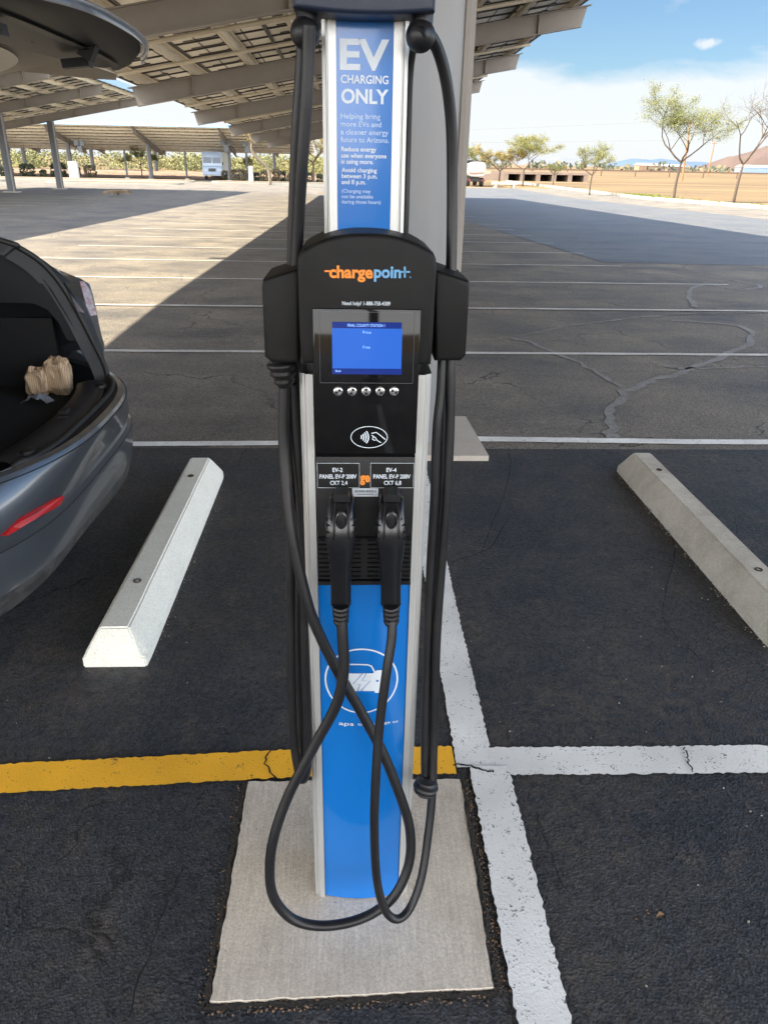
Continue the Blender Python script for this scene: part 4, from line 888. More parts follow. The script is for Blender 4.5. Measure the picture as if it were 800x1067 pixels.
# front end of the lower body
mb = MB(); fr = []
for (z, Xr, D, h_, _p) in LV: fr.append([Vector((-5.2 - .5 * (1 - (abs(t)) ** 3) * (1 - .35 * (z - .27) / .5), YC + t * (h_ - .06), z)) for t in [i / 10 - 1 for i in range(21)]])
mb.grid(fr); mb.build('front_bumper', M_carp, car, smooth=True)
# opening path G (right half), gasket
Gp = [(.0, -1.060, .752), (.30, -1.066, .752), (.46, -1.095, .752)] 
def on(x, y, dy): p = P(x, y, YC + dy); return (dy, p.x, p.z)
Gp += [(.54, -1.13, .755), on(113, 404, .60), on(112, 391, .63), on(107, 376, .655), on(95, 352, .68), on(80, 323, .69), on(62, 294, .69), on(43, 273, .67), on(20, 258, .64), on(0, 250, .61), (.50, -2.10, 1.535), (.3, -2.16, 1.565), (0, -2.18, 1.575)]
Gpts = catmull([Vector((x, YC + dy, z)) for dy, x, z in Gp], 5)
Gl = [Vector((p.x, 2 * YC - p.y, p.z)) for p in Gpts]
loop = Gpts + list(reversed(Gl))[1:-1]
mb = MB(); mb.tube(loop + [loop[0]], .013, 8, cap=False); mb.build('door_seal', mat('seal_rubber', (.012, .012, .012), .6), car, True)
# painted channel lip round the opening and outer quarter skin, right then left
Op = [(.62, -1.155, .759), (.72, -1.20, .768), (.79, -1.262, .800), on(109, 362, .85), on(105, 346, .865), on(95, 300, .865), on(86, 291, .85), on(66, 283, .80), on(48, 274, .76), on(24, 259, .715), on(0, 247.5, .68), (.56, -2.13, 1.60), (.36, -2.20, 1.615), (0, -2.22, 1.62)]
def resample(pts, n):
    L_ = [0]; 
    for a, b in zip(pts, pts[1:]): L_.append(L_[-1] + (b - a).length)
    o = []; k = 0
    for i in range(n):
        s = L_[-1] * i / (n - 1)
        while k < len(L_) - 2 and L_[k + 1] < s: k += 1
        o.append(pts[k].lerp(pts[k + 1], (s - L_[k]) / max(1e-9, L_[k + 1] - L_[k])))
    return o
O_all = [Vector((x, YC + dy, z)) for dy, x, z in Op]
G_part = catmull([Vector((x, YC + dy, z)) for dy, x, z in Gp[3:]], 6)
NS = 46
Gs = resample(G_part, NS); Os = resample(catmull(O_all, 6), NS)
Ch = [g.lerp(o, .35) + Vector((.012, 0, .004)) for g, o in zip(Gs, Os)]
def q_rows():
    side = []; side2 = []
    for i, o in enumerate(Os):
        z = o.z; t = clamp((z - .95) / .65, 0, 1)
        hwid = lerp(.955, .62, t ** 1.6)
        side.append(Vector((min(o.x - .22, -1.55) if i < NS - 12 else o.x - .12, YC + min(hwid, .955) if i < NS - 12 else o.y, z + (.004 if i < NS - 12 else .012))))
        side2.append(Vector((-2.75, side[-1].y, lerp(z, z + .03, t))))
    return [Gs, Ch, Os, side, side2]
qr = q_rows()
mb = MB(); mb.grid([[a.lerp(b, 0) for a in [r_[i] for r_ in qr[:2]] for b in [a]] for i in range(NS)]); 
chan = mb.build('opening_channel', M_carblk, car, True)
mb = MB(); mb.grid([[r_[i] for r_ in qr[1:]] for i in range(NS)]); mb.build('quarter_panel', M_carp, car, True, autos=.7)
ql = mirror(qr)
mb = MB(); mb.grid([[r_[i] for r_ in ql[:2]] for i in range(NS)]); mb.build('opening_channel', M_carblk, car, True)
mb = MB(); mb.grid([[r_[i] for r_ in ql[1:]] for i in range(NS)]); mb.build('quarter_panel', M_carp, car, True, autos=.7)
# corner shelf between lip and quarter
for s in (1, -1):
    mb = MB(); top = [p for p in rows[-1] if s * (p.y - YC) > .40 and p.x > -1.9]
    top = sorted(top, key=lambda p: s * p.y); b_ = resample(top, 20)
    src_ = catmull([Vector((x, YC + dy, z)) for dy, x, z in Gp[2:4]], 4) + O_all[:5]; c_ = resample(src_, 20)
    if s < 0: c_ = [Vector((p.x, 2 * YC - p.y, p.z)) for p in c_]
    mb.grid([b_, c_]); mb.build('corner_shelf', M_carp, car, True)
# sill top between lip and seal
lipc = [p for p in rows[-1] if abs(p.y - YC) < .52]; gl_ = [Vector((lerp(-1.062, -1.085, min(1, abs(p.y - YC) / .46)), p.y, .752)) for p in lipc]
mb = MB(); mb.grid([lipc, [p + Vector((-.02, 0, -.006)) for p in lipc], gl_]); mb.build('sill_step', M_carblk, car, True)
# inner lining strip inside of the seal + sill trim
inn = [Vector((p.x - .05, YC + (p.y - YC) * .94, p.z - (.02 if p.z < 1.2 else .04))) for p in loop]
mb = MB(); mb.grid([loop + [loop[0]], inn + [inn[0]]]); mb.build('inner_lining', M_int, car, True)
sill = [(-1.075, .745), (-1.10, .758), (-1.15, .757), (-1.20, .745), (-1.215, .70)]
mb = MB(); mb.grid([[(x - .05 * abs(t) ** 3 - .02 * abs(t), YC + t * (.52 if j < 3 else .50), z) for t in [k / 12 - 1 for k in range(25)]] for j, (x, z) in enumerate(sill)]); mb.build('sill_trim', M_int2, car, True)
mb = MB(); mb.box((-1.135, YC + .01, .76), (.05, .12, .012)); mb.box((-1.15, YC, .772), (.03, .045, .016)); mb.build('latch_striker', M_carblk, car)
for s in (-1, 1): mb = MB(); mb.lathe((-1.135, YC + s * .42, .752), [(0, .028), (.012, .026), (.016, .018)], n=14); mb.build('rubber_stop', M_carblk, car, True, autos=.7)
# cargo floor, walls, seat back, upper trims
mb = MB(); mb.bbox(-2.5, -1.20, YC - .72, YC + .72, .60, .668); mb.build('cargo_floor', M_carpet, car)
for s in (1, -1): mb = MB(); mb.bbox(-2.6, -1.42, YC + s * .735 - .015, YC + s * .735 + .015, .58, 1.0); mb.build('cargo_wall', M_int, car)
mb = MB(); mb.add([(-2.45, YC - .70, .60), (-2.45, YC + .70, .60), (-2.62, YC + .68, 1.28), (-2.62, YC - .68, 1.28), (-2.55, YC - .70, .60), (-2.55, YC + .70, .60), (-2.72, YC + .68, 1.28), (-2.72, YC - .68, 1.28)], [(0, 1, 2, 3), (7, 6, 5, 4), (3, 2, 6, 7)]); mb.build('seat_back', M_int2, car)
for hy in (-.45, 0, .45): mb = MB(); mb.box((-2.68, YC + hy, 1.36), (.08, .26, .16)); mb.build('headrest', M_int2, car)
for s in (1, -1):
    Yt = YC + .655; q_ = [P(x, y, Yt) for x, y in ((-40, 262), (0, 262), (20, 268), (38, 281), (55, 303), (70, 328), (85, 356), (70, 354), (61, 336), (50, 323), (35, 316), (0, 315), (-40, 316))]
    if s < 0: q_ = [Vector((p.x, 2 * YC - p.y, p.z)) for p in q_]
    n = len(q_); mb = MB(); mb.add(q_ + [p + Vector((-.02, s * .07, 0)) for p in q_], [tuple(range(n))] + [(i, (i + 1) % n, n + (i + 1) % n, n + i) for i in range(n)]); mb.build('pillar_trim', M_int2, car)
    q_ = [P(x, y, YC + .70) for x, y in ((-40, 268), (0, 272), (20, 279), (26, 290), (0, 297), (-40, 298))]
# upper corner taillight (right and left)
def rowq(a, b, n): return [a.lerp(b, i / n) for i in range(n + 1)]
for s in (1, -1):
    fx = lambda p: p if s > 0 else Vector((p.x, 2 * YC - p.y, p.z))
    A = [P(67, 294, YC + .79), P(83, 294, YC + .85), P(93, 328, YC + .862), P(81, 324, YC + .76)]
    mb = MB(); A = [CAM + (p - CAM) * .974 for p in A]; ct = [fx(p) for p in A]; mb.add(ct + [fx(p + (p - CAM) * .02) for p in A], [(0, 1, 2, 3), (0, 1, 5, 4), (1, 2, 6, 5), (2, 3, 7, 6), (3, 0, 4, 7)]); mb.build('taillight_housing', M_lampd, car)
    A = [P(83, 293, YC + .85), P(88, 293, YC + .86), P(94, 303, YC + .865), P(101, 328, YC + .87), P(93, 329, YC + .862)]
    mb = MB(); A = [CAM + (p - CAM) * .974 for p in A]; ct = [fx(p) for p in A]; mb.add(ct + [fx(p + (p - CAM) * .02) for p in A], [(0, 1, 2, 3, 4), (0, 1, 6, 5), (1, 2, 7, 6), (2, 3, 8, 7), (3, 4, 9, 8), (4, 0, 5, 9)]); mb.build('taillight', M_lamp, car)
# upper body: roof, windows, bonnet
sec = [(-2.22, .56, 1.62, .80, 1.15), (-2.75, .60, 1.645, .90, 1.08), (-3.3, .62, 1.64, .93, 1.05), (-3.85, .60, 1.58, .935, 1.03), (-4.55, .70, 1.10, .93, 1.00), (-5.1, .66, .98, .90, .90), (-5.55, .55, .80, .70, .76)]
def plate(name, pts, m, th=.012):
    q_ = [P(x, y, Y) for x, y, Y in pts]; n = len(q_); mb = MB(); back = [p + (p - CAM).normalized() * th for p in q_]
    mb.add(q_ + back, [tuple(range(n)), tuple(reversed(range(n, 2 * n)))] + [(i, (i + 1) % n, n + (i + 1) % n, n + i) for i in range(n)]); return mb.build(name, m, car)
plate('tailgate_flank', [(-60, 45, 3.30), (12, 42, 3.46), (45, 40, 3.50), (75, 47, 3.54), (92, 60, 3.60), (106, 61, 3.60), (122, 77, 3.66), (121, 83, 3.72), (100, 82, 3.74), (60, 78, 3.74), (0, 71, 3.72), (-60, 62, 3.70)], M_headl)
plate('quarter_glass', [(12, 43.5, 3.43), (30, 40.5, 3.44), (52, 41.5, 3.46), (78, 52, 3.51), (98, 70.5, 3.60), (80, 68, 3.60), (55, 63, 3.58), (32, 56, 3.53), (20, 50, 3.48)], M_lampd, .004)
roof = [[(x, YC + t * a, zt - .03 * abs(t) ** 2) for t in [k / 8 - 1 for k in range(17)]] for x, a, zt, b, zb_ in sec]
mb = MB(); mb.grid(roof[:4]); mb.build('roof', M_glass, car, True); mb = MB(); mb.grid(roof[3:5]); mb.build('windscreen', M_glass, car, True); mb = MB(); mb.grid(roof[4:]); mb.build('bonnet', M_carp, car, True)
for s in (1, -1):
    mb = MB(); mb.grid([[(x, YC + s * a, zt - .03), (x, YC + s * b, zb_)] for x, a, zt, b, zb_ in sec[1:5]]); mb.build('side_window', M_glass, car, True)
    mb = MB(); mb.grid([[(x, YC + s * b, zb_), (x, YC + s * (.905 if x > -5.3 else .8), .758)] for x, a, zt, b, zb_ in sec[1:]]); mb.build('door_skin', M_carp, car, True)
    for wx in (-2.02, -4.9):
        mb = MB(); mb.lathe((wx, YC + s * .74, .35), [(0, .30), (.02, .345), (.19, .345), (.215, .30)], (0, s, 0), 32); w_ = mb.build('wheel', M_tyre, car, True, autos=.6)
        mb = MB(); mb.lathe((wx, YC + s * .94, .35), [(0, .24), (.012, .24), (.0125, .05), (.02, .04)], (0, s, 0), 24); mb.build('rim', M_rim, w_, True, autos=.6)
mb = MB(); mb.bbox(-5.1, -1.3, YC - .80, YC + .80, .20, .26); mb.build('underbody', M_carblk, car)
# red reflector on the bumper
def bump_at(y, z):    # rear surface of the bumper
    lv = sorted(LV, key=lambda l: abs(l[0] - z))[0]; 
    for a, b in zip(LV, LV[1:]):
        if a[0] <= z <= b[0]: t = (z - a[0]) / max(1e-6, b[0] - a[0]); Xr = lerp(a[1], b[1], t); D = lerp(a[2], b[2], t); h_ = lerp(a[3], b[3], t); pw = a[4]; break
    u = (y - YC) / h_; return Xr - D * abs(u) ** pw
def hit(x, y):
    d = ray(x, y); d = d / d.length; lo = 1.5
    for i in range(400):
        p = CAM + d * (1.5 + i * .01)
        if .27 < p.z < .757 and abs(p.y - YC) < .95 and p.x < bump_at(p.y, p.z) + 0: return p
    return CAM + d * 2.7
rf = [(1, 558), (10, 549), (22, 538.5), (38, 529), (52, 521), (64, 516.5), (64, 519), (60, 526), (50, 532), (34, 541), (18, 550.5), (5, 558.5)]
q_ = [hit(a, b) for a, b in rf]; n = len(q_)
mb = MB(); mb.add([p + Vector((.010, -.002, .001)) for p in q_] + [p + Vector((-.02, 0, 0)) for p in q_], [tuple(range(n))] + [(i, (i + 1) % n, n + (i + 1) % n, n + i) for i in range(n)]); mb.build('reflector', M_red, car)
# open tailgate: a bowed lid hinged at the roof, lower edge in the air
gate = []
N_u = 14
def lid(u, v, off=0.0):
    """u 0 hinge .. 1 lower edge, v -1..1 across; returns outer skin point"""
    hw_ = lerp(.62, .84, min(1, u * 1.6)) * (1 - .08 * max(0, u - .85) / .15)
    x = lerp(-2.20, -.765, u) - .13 * abs(v) ** 3 * u; z = lerp(1.63, 2.115, u) + .15 * math.sin(PI * u ** .9) - .03 * v * v
    n_ = Vector((-.36, 0, .93)); p = Vector((x, YC + v * hw_, z)); return p + n_ * off
V_ = [k / 14 - 1 for k in range(29)]
mb = MB(); mb.grid([[lid(u / N_u, v) for v in V_] for u in range(int(N_u * .62) + 1)]); lg = mb.build('tailgate_window', M_glass, car, True)
mb = MB(); mb.grid([[lid(u / N_u, v) for v in V_] for u in range(int(N_u * .62), N_u + 1)]); mb.grid([[lid(1, v) + d_ for v in V_] for d_ in (Vector((0, 0, 0)), Vector((.014, 0, -.012)), Vector((.008, 0, -.035)))]); mb.build('tailgate_skin', M_carp, car, True)
mb = MB(); mb.tube([lid(1, v) + Vector((.012, 0, -.012)) for v in V_], .005, 6); mb.tube([lid(.985, v) + Vector((.0, 0, .004)) for v in V_], .003, 6); mb.build('tailgate_edge', M_chrome, car)
# inner faces
def under(u, v, d): p = lid(u, v); return p + Vector((.36 * d, 0, -.93 * d))
VV = [k / 20 - 1 for k in range(41)]
ub = lambda v: .70 + .15 * v * v
mb = MB(); mb.grid([[under(ub(v) * k / 12, v, .004 + .022 * math.sin(PI * clamp((1 - abs(v)) / .25, 0, 1) * .5)) for v in VV] for k in range(13)]); mb.build('tailgate_lining', M_headl, car, True)
ol = []
for i in range(48):
    a_ = 2 * PI * i / 48; cu, cv = math.cos(a_), math.sin(a_); v_ = .78 * math.copysign(abs(cv) ** .8, cv); ol.append(((.40 + .26 * math.copysign(abs(cu) ** .7, cu)) * (1 + .16 * v_ * v_), v_))
mb = MB(); mb.grid([[under(.40 + (u - .40) * k, v * k, .033) for u, v in ol] for k in (1, .8, .6, .4, .2, .01)], close=True); mb.build('rear_window', M_lampd, car, True)
mb = MB(); mb.grid([[under(lerp(ub(v) - .02, .985, k), v * (1 if k < .8 else .97), d) for v in VV] for k, d in ((0, .012), (.05, .045), (.3, .052), (.55, .048), (.82, .034), (1, .010))]); mb.build('tailgate_inner_panel', M_carblk, car, True, autos=.5)
mb = MB(); mb.grid([[under(lerp(ub(v), .985, k), v, .056) for v in VV[3:-3]] for k in (.45, .53)]); mb.build('panel_groove', M_int2, car)
mb = MB(); mb.grid([[under(u, v, d) for v in [k / 14 - 1 for k in range(29)]] for u, d in ((0, .01), (.03, .05), (.10, .05), (.13, .02))]); mb.build('hinge_trim', M_headl, car, True)
for vv, uu in ((.45, .80), (-.45, .80)):
    p = under(uu, vv, .085); mb = MB(); mb.box(p, (.10, .045, .03), rot=Matrix.Rotation(-.1, 3, 'Y')); mb.build('latch_cover', M_int2, car)
p = P(94, 46, 3.22); mb = MB(); mb.box(p, (.05, .05, .10), rot=Matrix.Rotation(.5, 3, 'Y')); mb.build('latch_bracket', M_int2, car)
p = P(32, 34, 3.0); mb = MB(); mb.tube([p + Vector((-.01, 0, .03)), p + Vector((.012, 0, -.022))], .016, 12); mb.build('stop_peg', M_int2, car, True, autos=.8)
for s in (1, -1):
    mb = MB(); a = under(.30, s * .93, .03); b = Vector((-2.02, YC + s * .64, 1.42)); mb.tube([a, a.lerp(b, .5)], .009, 8); mb.tube([a.lerp(b, .5), b], .013, 8); mb.build('gas_strut', M_carblk, car, True, autos=.8)

# crumpled bag in the boot
def bag():
    t = thing('carrier_bag', 'crumpled beige striped bag lying in the open car boot', 'bag', (-1.62, YC + .52, .668))
    m = bpy.data.materials.new('striped_paper'); m.use_nodes = True; n = m.node_tree.nodes; L = m.node_tree.links; b = n['Principled BSDF']; tcn = n.new('ShaderNodeTexCoord')
    w = n.new('ShaderNodeTexWave'); w.inputs['Scale'].default_value = 38; w.inputs['Distortion'].default_value = 1.2; L.new(tcn.outputs['Object'], w.inputs['Vector'])
    cr = n.new('ShaderNodeValToRGB'); cr.color_ramp.elements[0].color = (.30, .20, .12, 1); cr.color_ramp.elements[1].color = (.52, .39, .26, 1); L.new(w.outputs[0], cr.inputs[0]); L.new(cr.outputs[0], b.inputs['Base Color']); b.inputs['Roughness'].default_value = .85
    for k, (cx_, w_, h_, px_, py_, Yb) in enumerate(((42, .058, .066, 38, 387, .56), (64, .066, .084, 60, 387, .60))):
        c = P(px_, py_, YC + Yb); rows = []
        c.z = .668 + h_ * .98
        for i in range(13):
            th = PI * i / 12; rr = []
            for j in range(28):
                ph = 2 * PI * j / 28; d = Vector((math.sin(th) * math.cos(ph), math.sin(th) * math.sin(ph), math.cos(th)))
                e = Vector([math.copysign(abs(q) ** .6, q) for q in d]); f_ = 1 + .28 * noise.noise(d * 1.9 + Vector((k * 7, 0, 0))) + .16 * abs(noise.noise(d * 5 + Vector((0, k * 5, 0)))) 
                if i < 5: f_ += .14 * math.sin(ph * 5 + k) * (1 - i / 5)
                p = Vector((e.x * w_ * .8, e.y * w_ * .8, e.z * h_)) * f_; p.z = max(p.z, -h_ * .97); rr.append(c + p)
            rows.append(rr)
        mb = MB(); mb.grid(rows, close=True); mb.build('bag_fold', m, t, False)
    c = P(35, 396, YC + .45)
    mb = MB(); mb.grid([[(c.x + a * .06 + .01 * math.sin(b * 3), c.y + b * .035, .672 + .028 * max(0, 1 - a * a) * (1 + .3 * math.sin(9 * a + b * 4))) for b in (-1, -.5, 0, .5, 1)] for a in [k / 6 - 1 for k in range(13)]])
    tag(mb.build('cloth', mat('grey_cloth', (.22, .24, .27), .8)), 'small pale grey cloth tucked under the striped bag', 'cloth')
bag()

# ------------------------------------------------------------------ vegetation
M_leafY = mat('leaf_yellow_green', (.165, .150, .028), .7, var=.35, vscale=1.5); M_leafG = mat('leaf_green', (.10, .115, .03), .7, var=.35, vscale=1.5); M_leafO = mat('leaf_orange', (.25, .165, .035), .7, var=.3, vscale=1.5)
M_leafS = mat('shrub_leaf', (.045, .058, .032), .8, var=.35, vscale=2); M_leafT = mat('tan_leaf', (.12, .10, .06), .85, var=.3, vscale=2); M_brush = mat('far_brush', (.12, .125, .05), .8, var=.4, vscale=.4)
M_trunk2 = mat('pale_bark', (.16, .13, .09), .9, var=.2, vscale=6)
def leafquads(mb, r, c, rad, n, size, k=0, flat=1.0, nm=1):
    for i in range(n):
        d = Vector((r.gauss(0, 1), r.gauss(0, 1), r.gauss(0, .8))); d = d.normalized() * rad * r.random() ** .5; d.z *= flat
        p = c + d; a = Vector((r.gauss(0, 1), r.gauss(0, 1), r.gauss(0, 1))).normalized(); b = a.orthogonal().normalized(); s = size * r.uniform(.6, 1.4)
        mb.add([p - a * s, p + b * s * .55, p + a * s, p - b * s * .55], [(0, 1, 2, 3)], r.randrange(nm) if nm > 1 else k)
def tree(name, label, base, h, spread, seed, leaves, nleaf, leafsize, lean=(0, 0), trunk_h=.3, depth=4, rad=.09, bark=None, twist=0, scat=.17, up0=.85, first=.27, group='trees around the lot', droop=.0, density=1.0):
    r = random.Random(seed); t = thing(name, label, 'tree', base, group); tb = MB(); lb = MB(); base = Vector(base); tips = []
    def grow(p, d, L_, rr, lev):
        pts = [p]; q = p.copy(); dd = d.copy(); n = 4
        for i in range(n):
            dd = (dd + Vector((r.gauss(0, .13), r.gauss(0, .13), r.gauss(0, .08) - (droop if lev >= 3 else 0)))).normalized(); q = q + dd * L_ / n; pts.append(q.copy())
        tb.tube(pts, [rr * lerp(1, .62, i / n) for i in range(n + 1)], 6 if lev < 2 else 4, cap=False)
        if lev >= depth - 2: tips.extend(pts[1:])
        if lev < depth:
            for k in range(r.choice((2, 3, 3)) if lev > 0 else 3):
                az = r.random() * 2 * PI; up_ = r.uniform(.15, .9) if lev < 2 else r.uniform(-.1, .75)
                nd = Vector((math.cos(az) * spread, math.sin(az) * spread, up_)).normalized(); nd = (nd + dd * .75).normalized(); grow(pts[r.choice((2, 3, 4, 4))] if lev else pts[-1], nd, L_ * r.uniform(.62, .85), rr * .58, lev + 1)
    H = h * trunk_h
    st_ = Vector((lean[0], lean[1], 1)).normalized(); p0 = base - Vector((0, 0, .1))
    if twist:
        pts = catmull([base + Vector(q) for q in twist], 5); tb.tube(pts, [rad * lerp(1.1, .7, i / (len(pts) - 1)) for i in range(len(pts))], 8); top = pts[-1]; dd = (pts[-1] - pts[-2]).normalized()
        for k in range(4): az = k * 1.6 + r.random(); grow(top, (Vector((math.cos(az), math.sin(az), .45)) + dd * .5).normalized(), h * .26, rad * .5, 1)
    else:
        pts = [p0, p0 + st_ * H * .5 + Vector((r.gauss(0, .06), r.gauss(0, .06), 0)), base + st_ * H]; tb.tube(catmull(pts, 3), [rad * lerp(1.15, .8, i / 6) for i in range(7)], 8)
        top = base + st_ * H
        for k in range(3): az = k * 2.1 + r.random(); grow(top, Vector((math.cos(az) * spread, math.sin(az) * spread, up0)).normalized(), h * first, rad * .62, 1)
    if nleaf:
        for i in range(nleaf):
            c = r.choice(tips) + Vector((r.gauss(0, scat), r.gauss(0, scat), r.gauss(0, scat * .8))) * h / 6
            a = Vector((r.gauss(0, 1), r.gauss(0, 1), r.gauss(0, 1) - .4)).normalized(); b = a.orthogonal().normalized(); s = leafsize * r.uniform(.5, 1.4)
            lb.add([c - a * s, c + b * s * .35, c + a * s, c - b * s * .35], [(0, 1, 2, 3)], r.randrange(len(leaves)))
        lb.build('crown', leaves, t)
    tb.build('trunk', bark or M_bark, t, True)
    return t
def at_g(X, Y): return (X, Y, gz(X, Y))
tree('desert_tree', 'largest yellow-green tree with a forked dark trunk beyond the parking blocks', at_g(26.9, 66), 8.6, 1.05, 12, [M_leafY, M_leafG, M_leafG], 17000, .062, lean=(.04, 0), trunk_h=.34, depth=5, rad=.12, scat=.15, up0=.62, first=.31, droop=.05)
tree('bare_tree', 'leafless dark tree near the right edge beyond the parking blocks', at_g(28.4, 58.5), 7.6, .95, 5, [M_leafY], 260, .05, lean=(.05, 0), trunk_h=.36, depth=6, rad=.11, up0=.95, first=.27)
tree('desert_tree', 'yellow-green tree with a twin trunk in front of the concrete barrier', at_g(22.6, 106), 7.6, 1.15, 21, [M_leafY, M_leafG, M_leafY], 12000, .075, trunk_h=.26, depth=5, rad=.12, scat=.16, up0=.55, first=.31, droop=.04)
tree('desert_tree', 'bright yellow small tree left of the twin trunk tree', at_g(20.2, 110), 6.2, 1.2, 8, [M_leafY, M_leafO], 8000, .085, trunk_h=.28, depth=4, rad=.11)
tree('desert_tree', 'small sparse green tree between the barrier and the largest tree', at_g(23.2, 77.5), 4.9, 1.2, 33, [M_leafG, M_leafY], 5200, .062, trunk_h=.36, depth=4, rad=.08)
tree('desert_tree', 'thin low green sapling right of the twin trunk tree', at_g(26.2, 104), 3.7, 1.2, 41, [M_leafG, M_leafY], 1100, .08, trunk_h=.4, depth=3, rad=.06)
tree('desert_tree', 'partly hidden green tree just behind the tanker truck', at_g(17.2, 118), 6.0, 1.1, 43, [M_leafG, M_leafY], 2500, .10, trunk_h=.3, depth=4, rad=.1)
tree('desert_tree', 'tree with a crooked grey trunk and orange yellow leaves by the island', at_g(-8.4, 84), 5.6, 1, 17, [M_leafO, M_leafY, M_leafO], 2600, .085, twist=[(0, 0, -.1), (0, 0, .9), (-.25, 0, 1.7), (-1.25, 0, 2.5), (-1.7, 0, 3.2), (-1.65, 0, 3.8)], rad=.16, depth=3, bark=M_trunk2)
tree('desert_tree', 'dark forked tree with yellow leaves glimpsed left of the charger', at_g(-4.25, 92), 5.6, 1, 19, [M_leafY, M_leafO], 2200, .085, trunk_h=.4, rad=.15, depth=4)
tree('desert_tree', 'round yellow-green palo verde between two far canopy posts', at_g(-25.3, 99), 4.0, 1.2, 23, [M_leafY, M_leafG], 2600, .09, trunk_h=.35, rad=.07, depth=4)
tree('desert_tree', 'small pale tree behind the white van', at_g(-12.2, 99), 3.4, 1.1, 27, [M_leafT, M_leafY], 900, .08, trunk_h=.35, rad=.05, depth=3)
def shrub(label, X, Y, w, h, m, seed, boxy=.6, cat='shrub'):
    r = random.Random(seed); g_ = gz(X, Y); t = thing('clipped_shrub', label, cat, (X, Y, g_), 'clipped shrubs along the far islands'); mb = MB(); 
    for i in range(int(420 * max(w, h) / 1.2)):
        d = Vector((r.gauss(0, 1), r.gauss(0, 1), r.gauss(0, 1))).normalized(); e = Vector([math.copysign(abs(q_) ** boxy, q_) for q_ in d]); k_ = r.uniform(.75, 1.05)
        p = Vector((X + e.x * w / 2 * k_, Y + e.y * w / 2 * k_, g_ + h / 2 + e.z * h / 2 * k_)); a = Vector((r.gauss(0, 1), r.gauss(0, 1), r.gauss(0, 1))).normalized(); b = a.orthogonal().normalized(); s = .12 * r.uniform(.6, 1.3)
        mb.add([p - a * s, p + b * s * .7, p + a * s, p - b * s * .7], [(0, 1, 2, 3)])
    mb.build('foliage', m, t)
    mb = MB(); mb.tube([(X, Y, g_ - .05), (X, Y, g_ + h * .6)], .05, 6); mb.build('stem', M_bark, t)
def shr(px, Y, wpx, hpx, m, label, seed):
    p = P(px, 185, Y); shrub(label, p.x, Y, wpx * Y / 770, hpx * Y / 770, m, seed)
for a in [(8, 92, 11, 9, M_leafS, 'dark round shrub at the far left by two thin posts', 1), (30, 96, 12, 11, M_leafS, 'dark clipped shrub behind the first canopy column on the left', 2), (46, 95, 5.5, 6, M_leafS, 'smallest dark shrub between the two left columns', 3),
          (62, 96, 14, 12, M_leafS, 'largest dark clipped shrub left of the white panel', 4), (81, 97, 6, 9, M_leafS, 'dark shrub half behind the white panel', 5), (95, 96, 10, 10.5, M_leafT, 'tan clipped shrub right of the white panel', 6),
          (235, 96, 7, 8, M_leafT, 'tan narrow shrub just right of the white van', 7), (249, 94, 14, 10, M_leafT, 'wide flat-topped tan shrub between the van and the white post', 8), (267, 96, 6, 7, M_leafS, 'green shrub right of the white post', 10),
          (275, 93, 7, 9, M_leafT, 'tan box shrub left of the crooked tree', 9), (288, 94, 7.5, 11, M_leafT, 'tall tan box shrub right behind the crooked trunk', 11), (294, 97, 7, 9, M_leafS, 'dark green shrub right of the crooked tree', 12), (303, 93, 8, 8, M_leafT, 'tan shrub half hidden by the hanging charger cable', 13),
          (323, 94, 8, 10, M_leafS, 'dark shrub seen in the gap left of the charger mast', 14), (333, 95, 6, 9, M_leafS, 'dark shrub touching the charger mast edge', 15)]: shr(*a)
# tumbleweed on the lot
p = P(123, 202, 47); r = random.Random(2); mb = MB(); g_ = gz(p.x, 47)
for i in range(70):
    a0 = r.random() * 2 * PI; pts = []; 
    for k in range(5): u_ = k / 4; pts.append((p.x + math.cos(a0 + u_ * r.uniform(-1, 1)) * .7 * u_, 47 + math.sin(a0 + u_) * .6 * u_, g_ + .02 + .28 * math.sin(u_ * 2.4 + r.random() * .5)))
    mb.tube(pts, .012, 3)
tag(mb.build('tumbleweed', mat('dry_twig', (.26, .19, .11), .9)), 'low dry tumbleweed lying on the open asphalt', 'tumbleweed')
# far brush and palo verde belt behind the verge, one mass
r = random.Random(11); mb = MB()
for i in range(420):
    X = r.uniform(-190, 40); Y = r.uniform(150, 200); w = r.uniform(2.0, 4.2); h_ = r.uniform(2.6, 4.3) * (1 if X < 5 else .35); z = -.95; kk = r.randrange(3)
    for j in range(170):
        d = Vector((r.gauss(0, 1), r.gauss(0, 1), r.gauss(0, 1))).normalized() * r.uniform(.6, 1.05); p = Vector((X + d.x * w, Y + d.y * w, z + h_ * .5 + d.z * h_ * .5)); a = Vector((r.gauss(0, 1), r.gauss(0, 1), r.gauss(0, 1))).normalized(); b = a.orthogonal().normalized(); s = r.uniform(.11, .24)
        mb.add([p - a * s, p + b * s * .8, p + a * s, p - b * s * .8], [(0, 1, 2, 3)], kk if r.random() < .7 else r.randrange(3))
tag(mb.build('desert_brush', [mat('brush_yellow', (.17, .155, .040), .8, var=.3, vscale=.3), M_brush, mat('brush_olive', (.10, .105, .042), .8, var=.3, vscale=.3)]), 'belt of yellow-green desert brush along the horizon behind the canopies', 'brush', kind='stuff')
mb = MB()
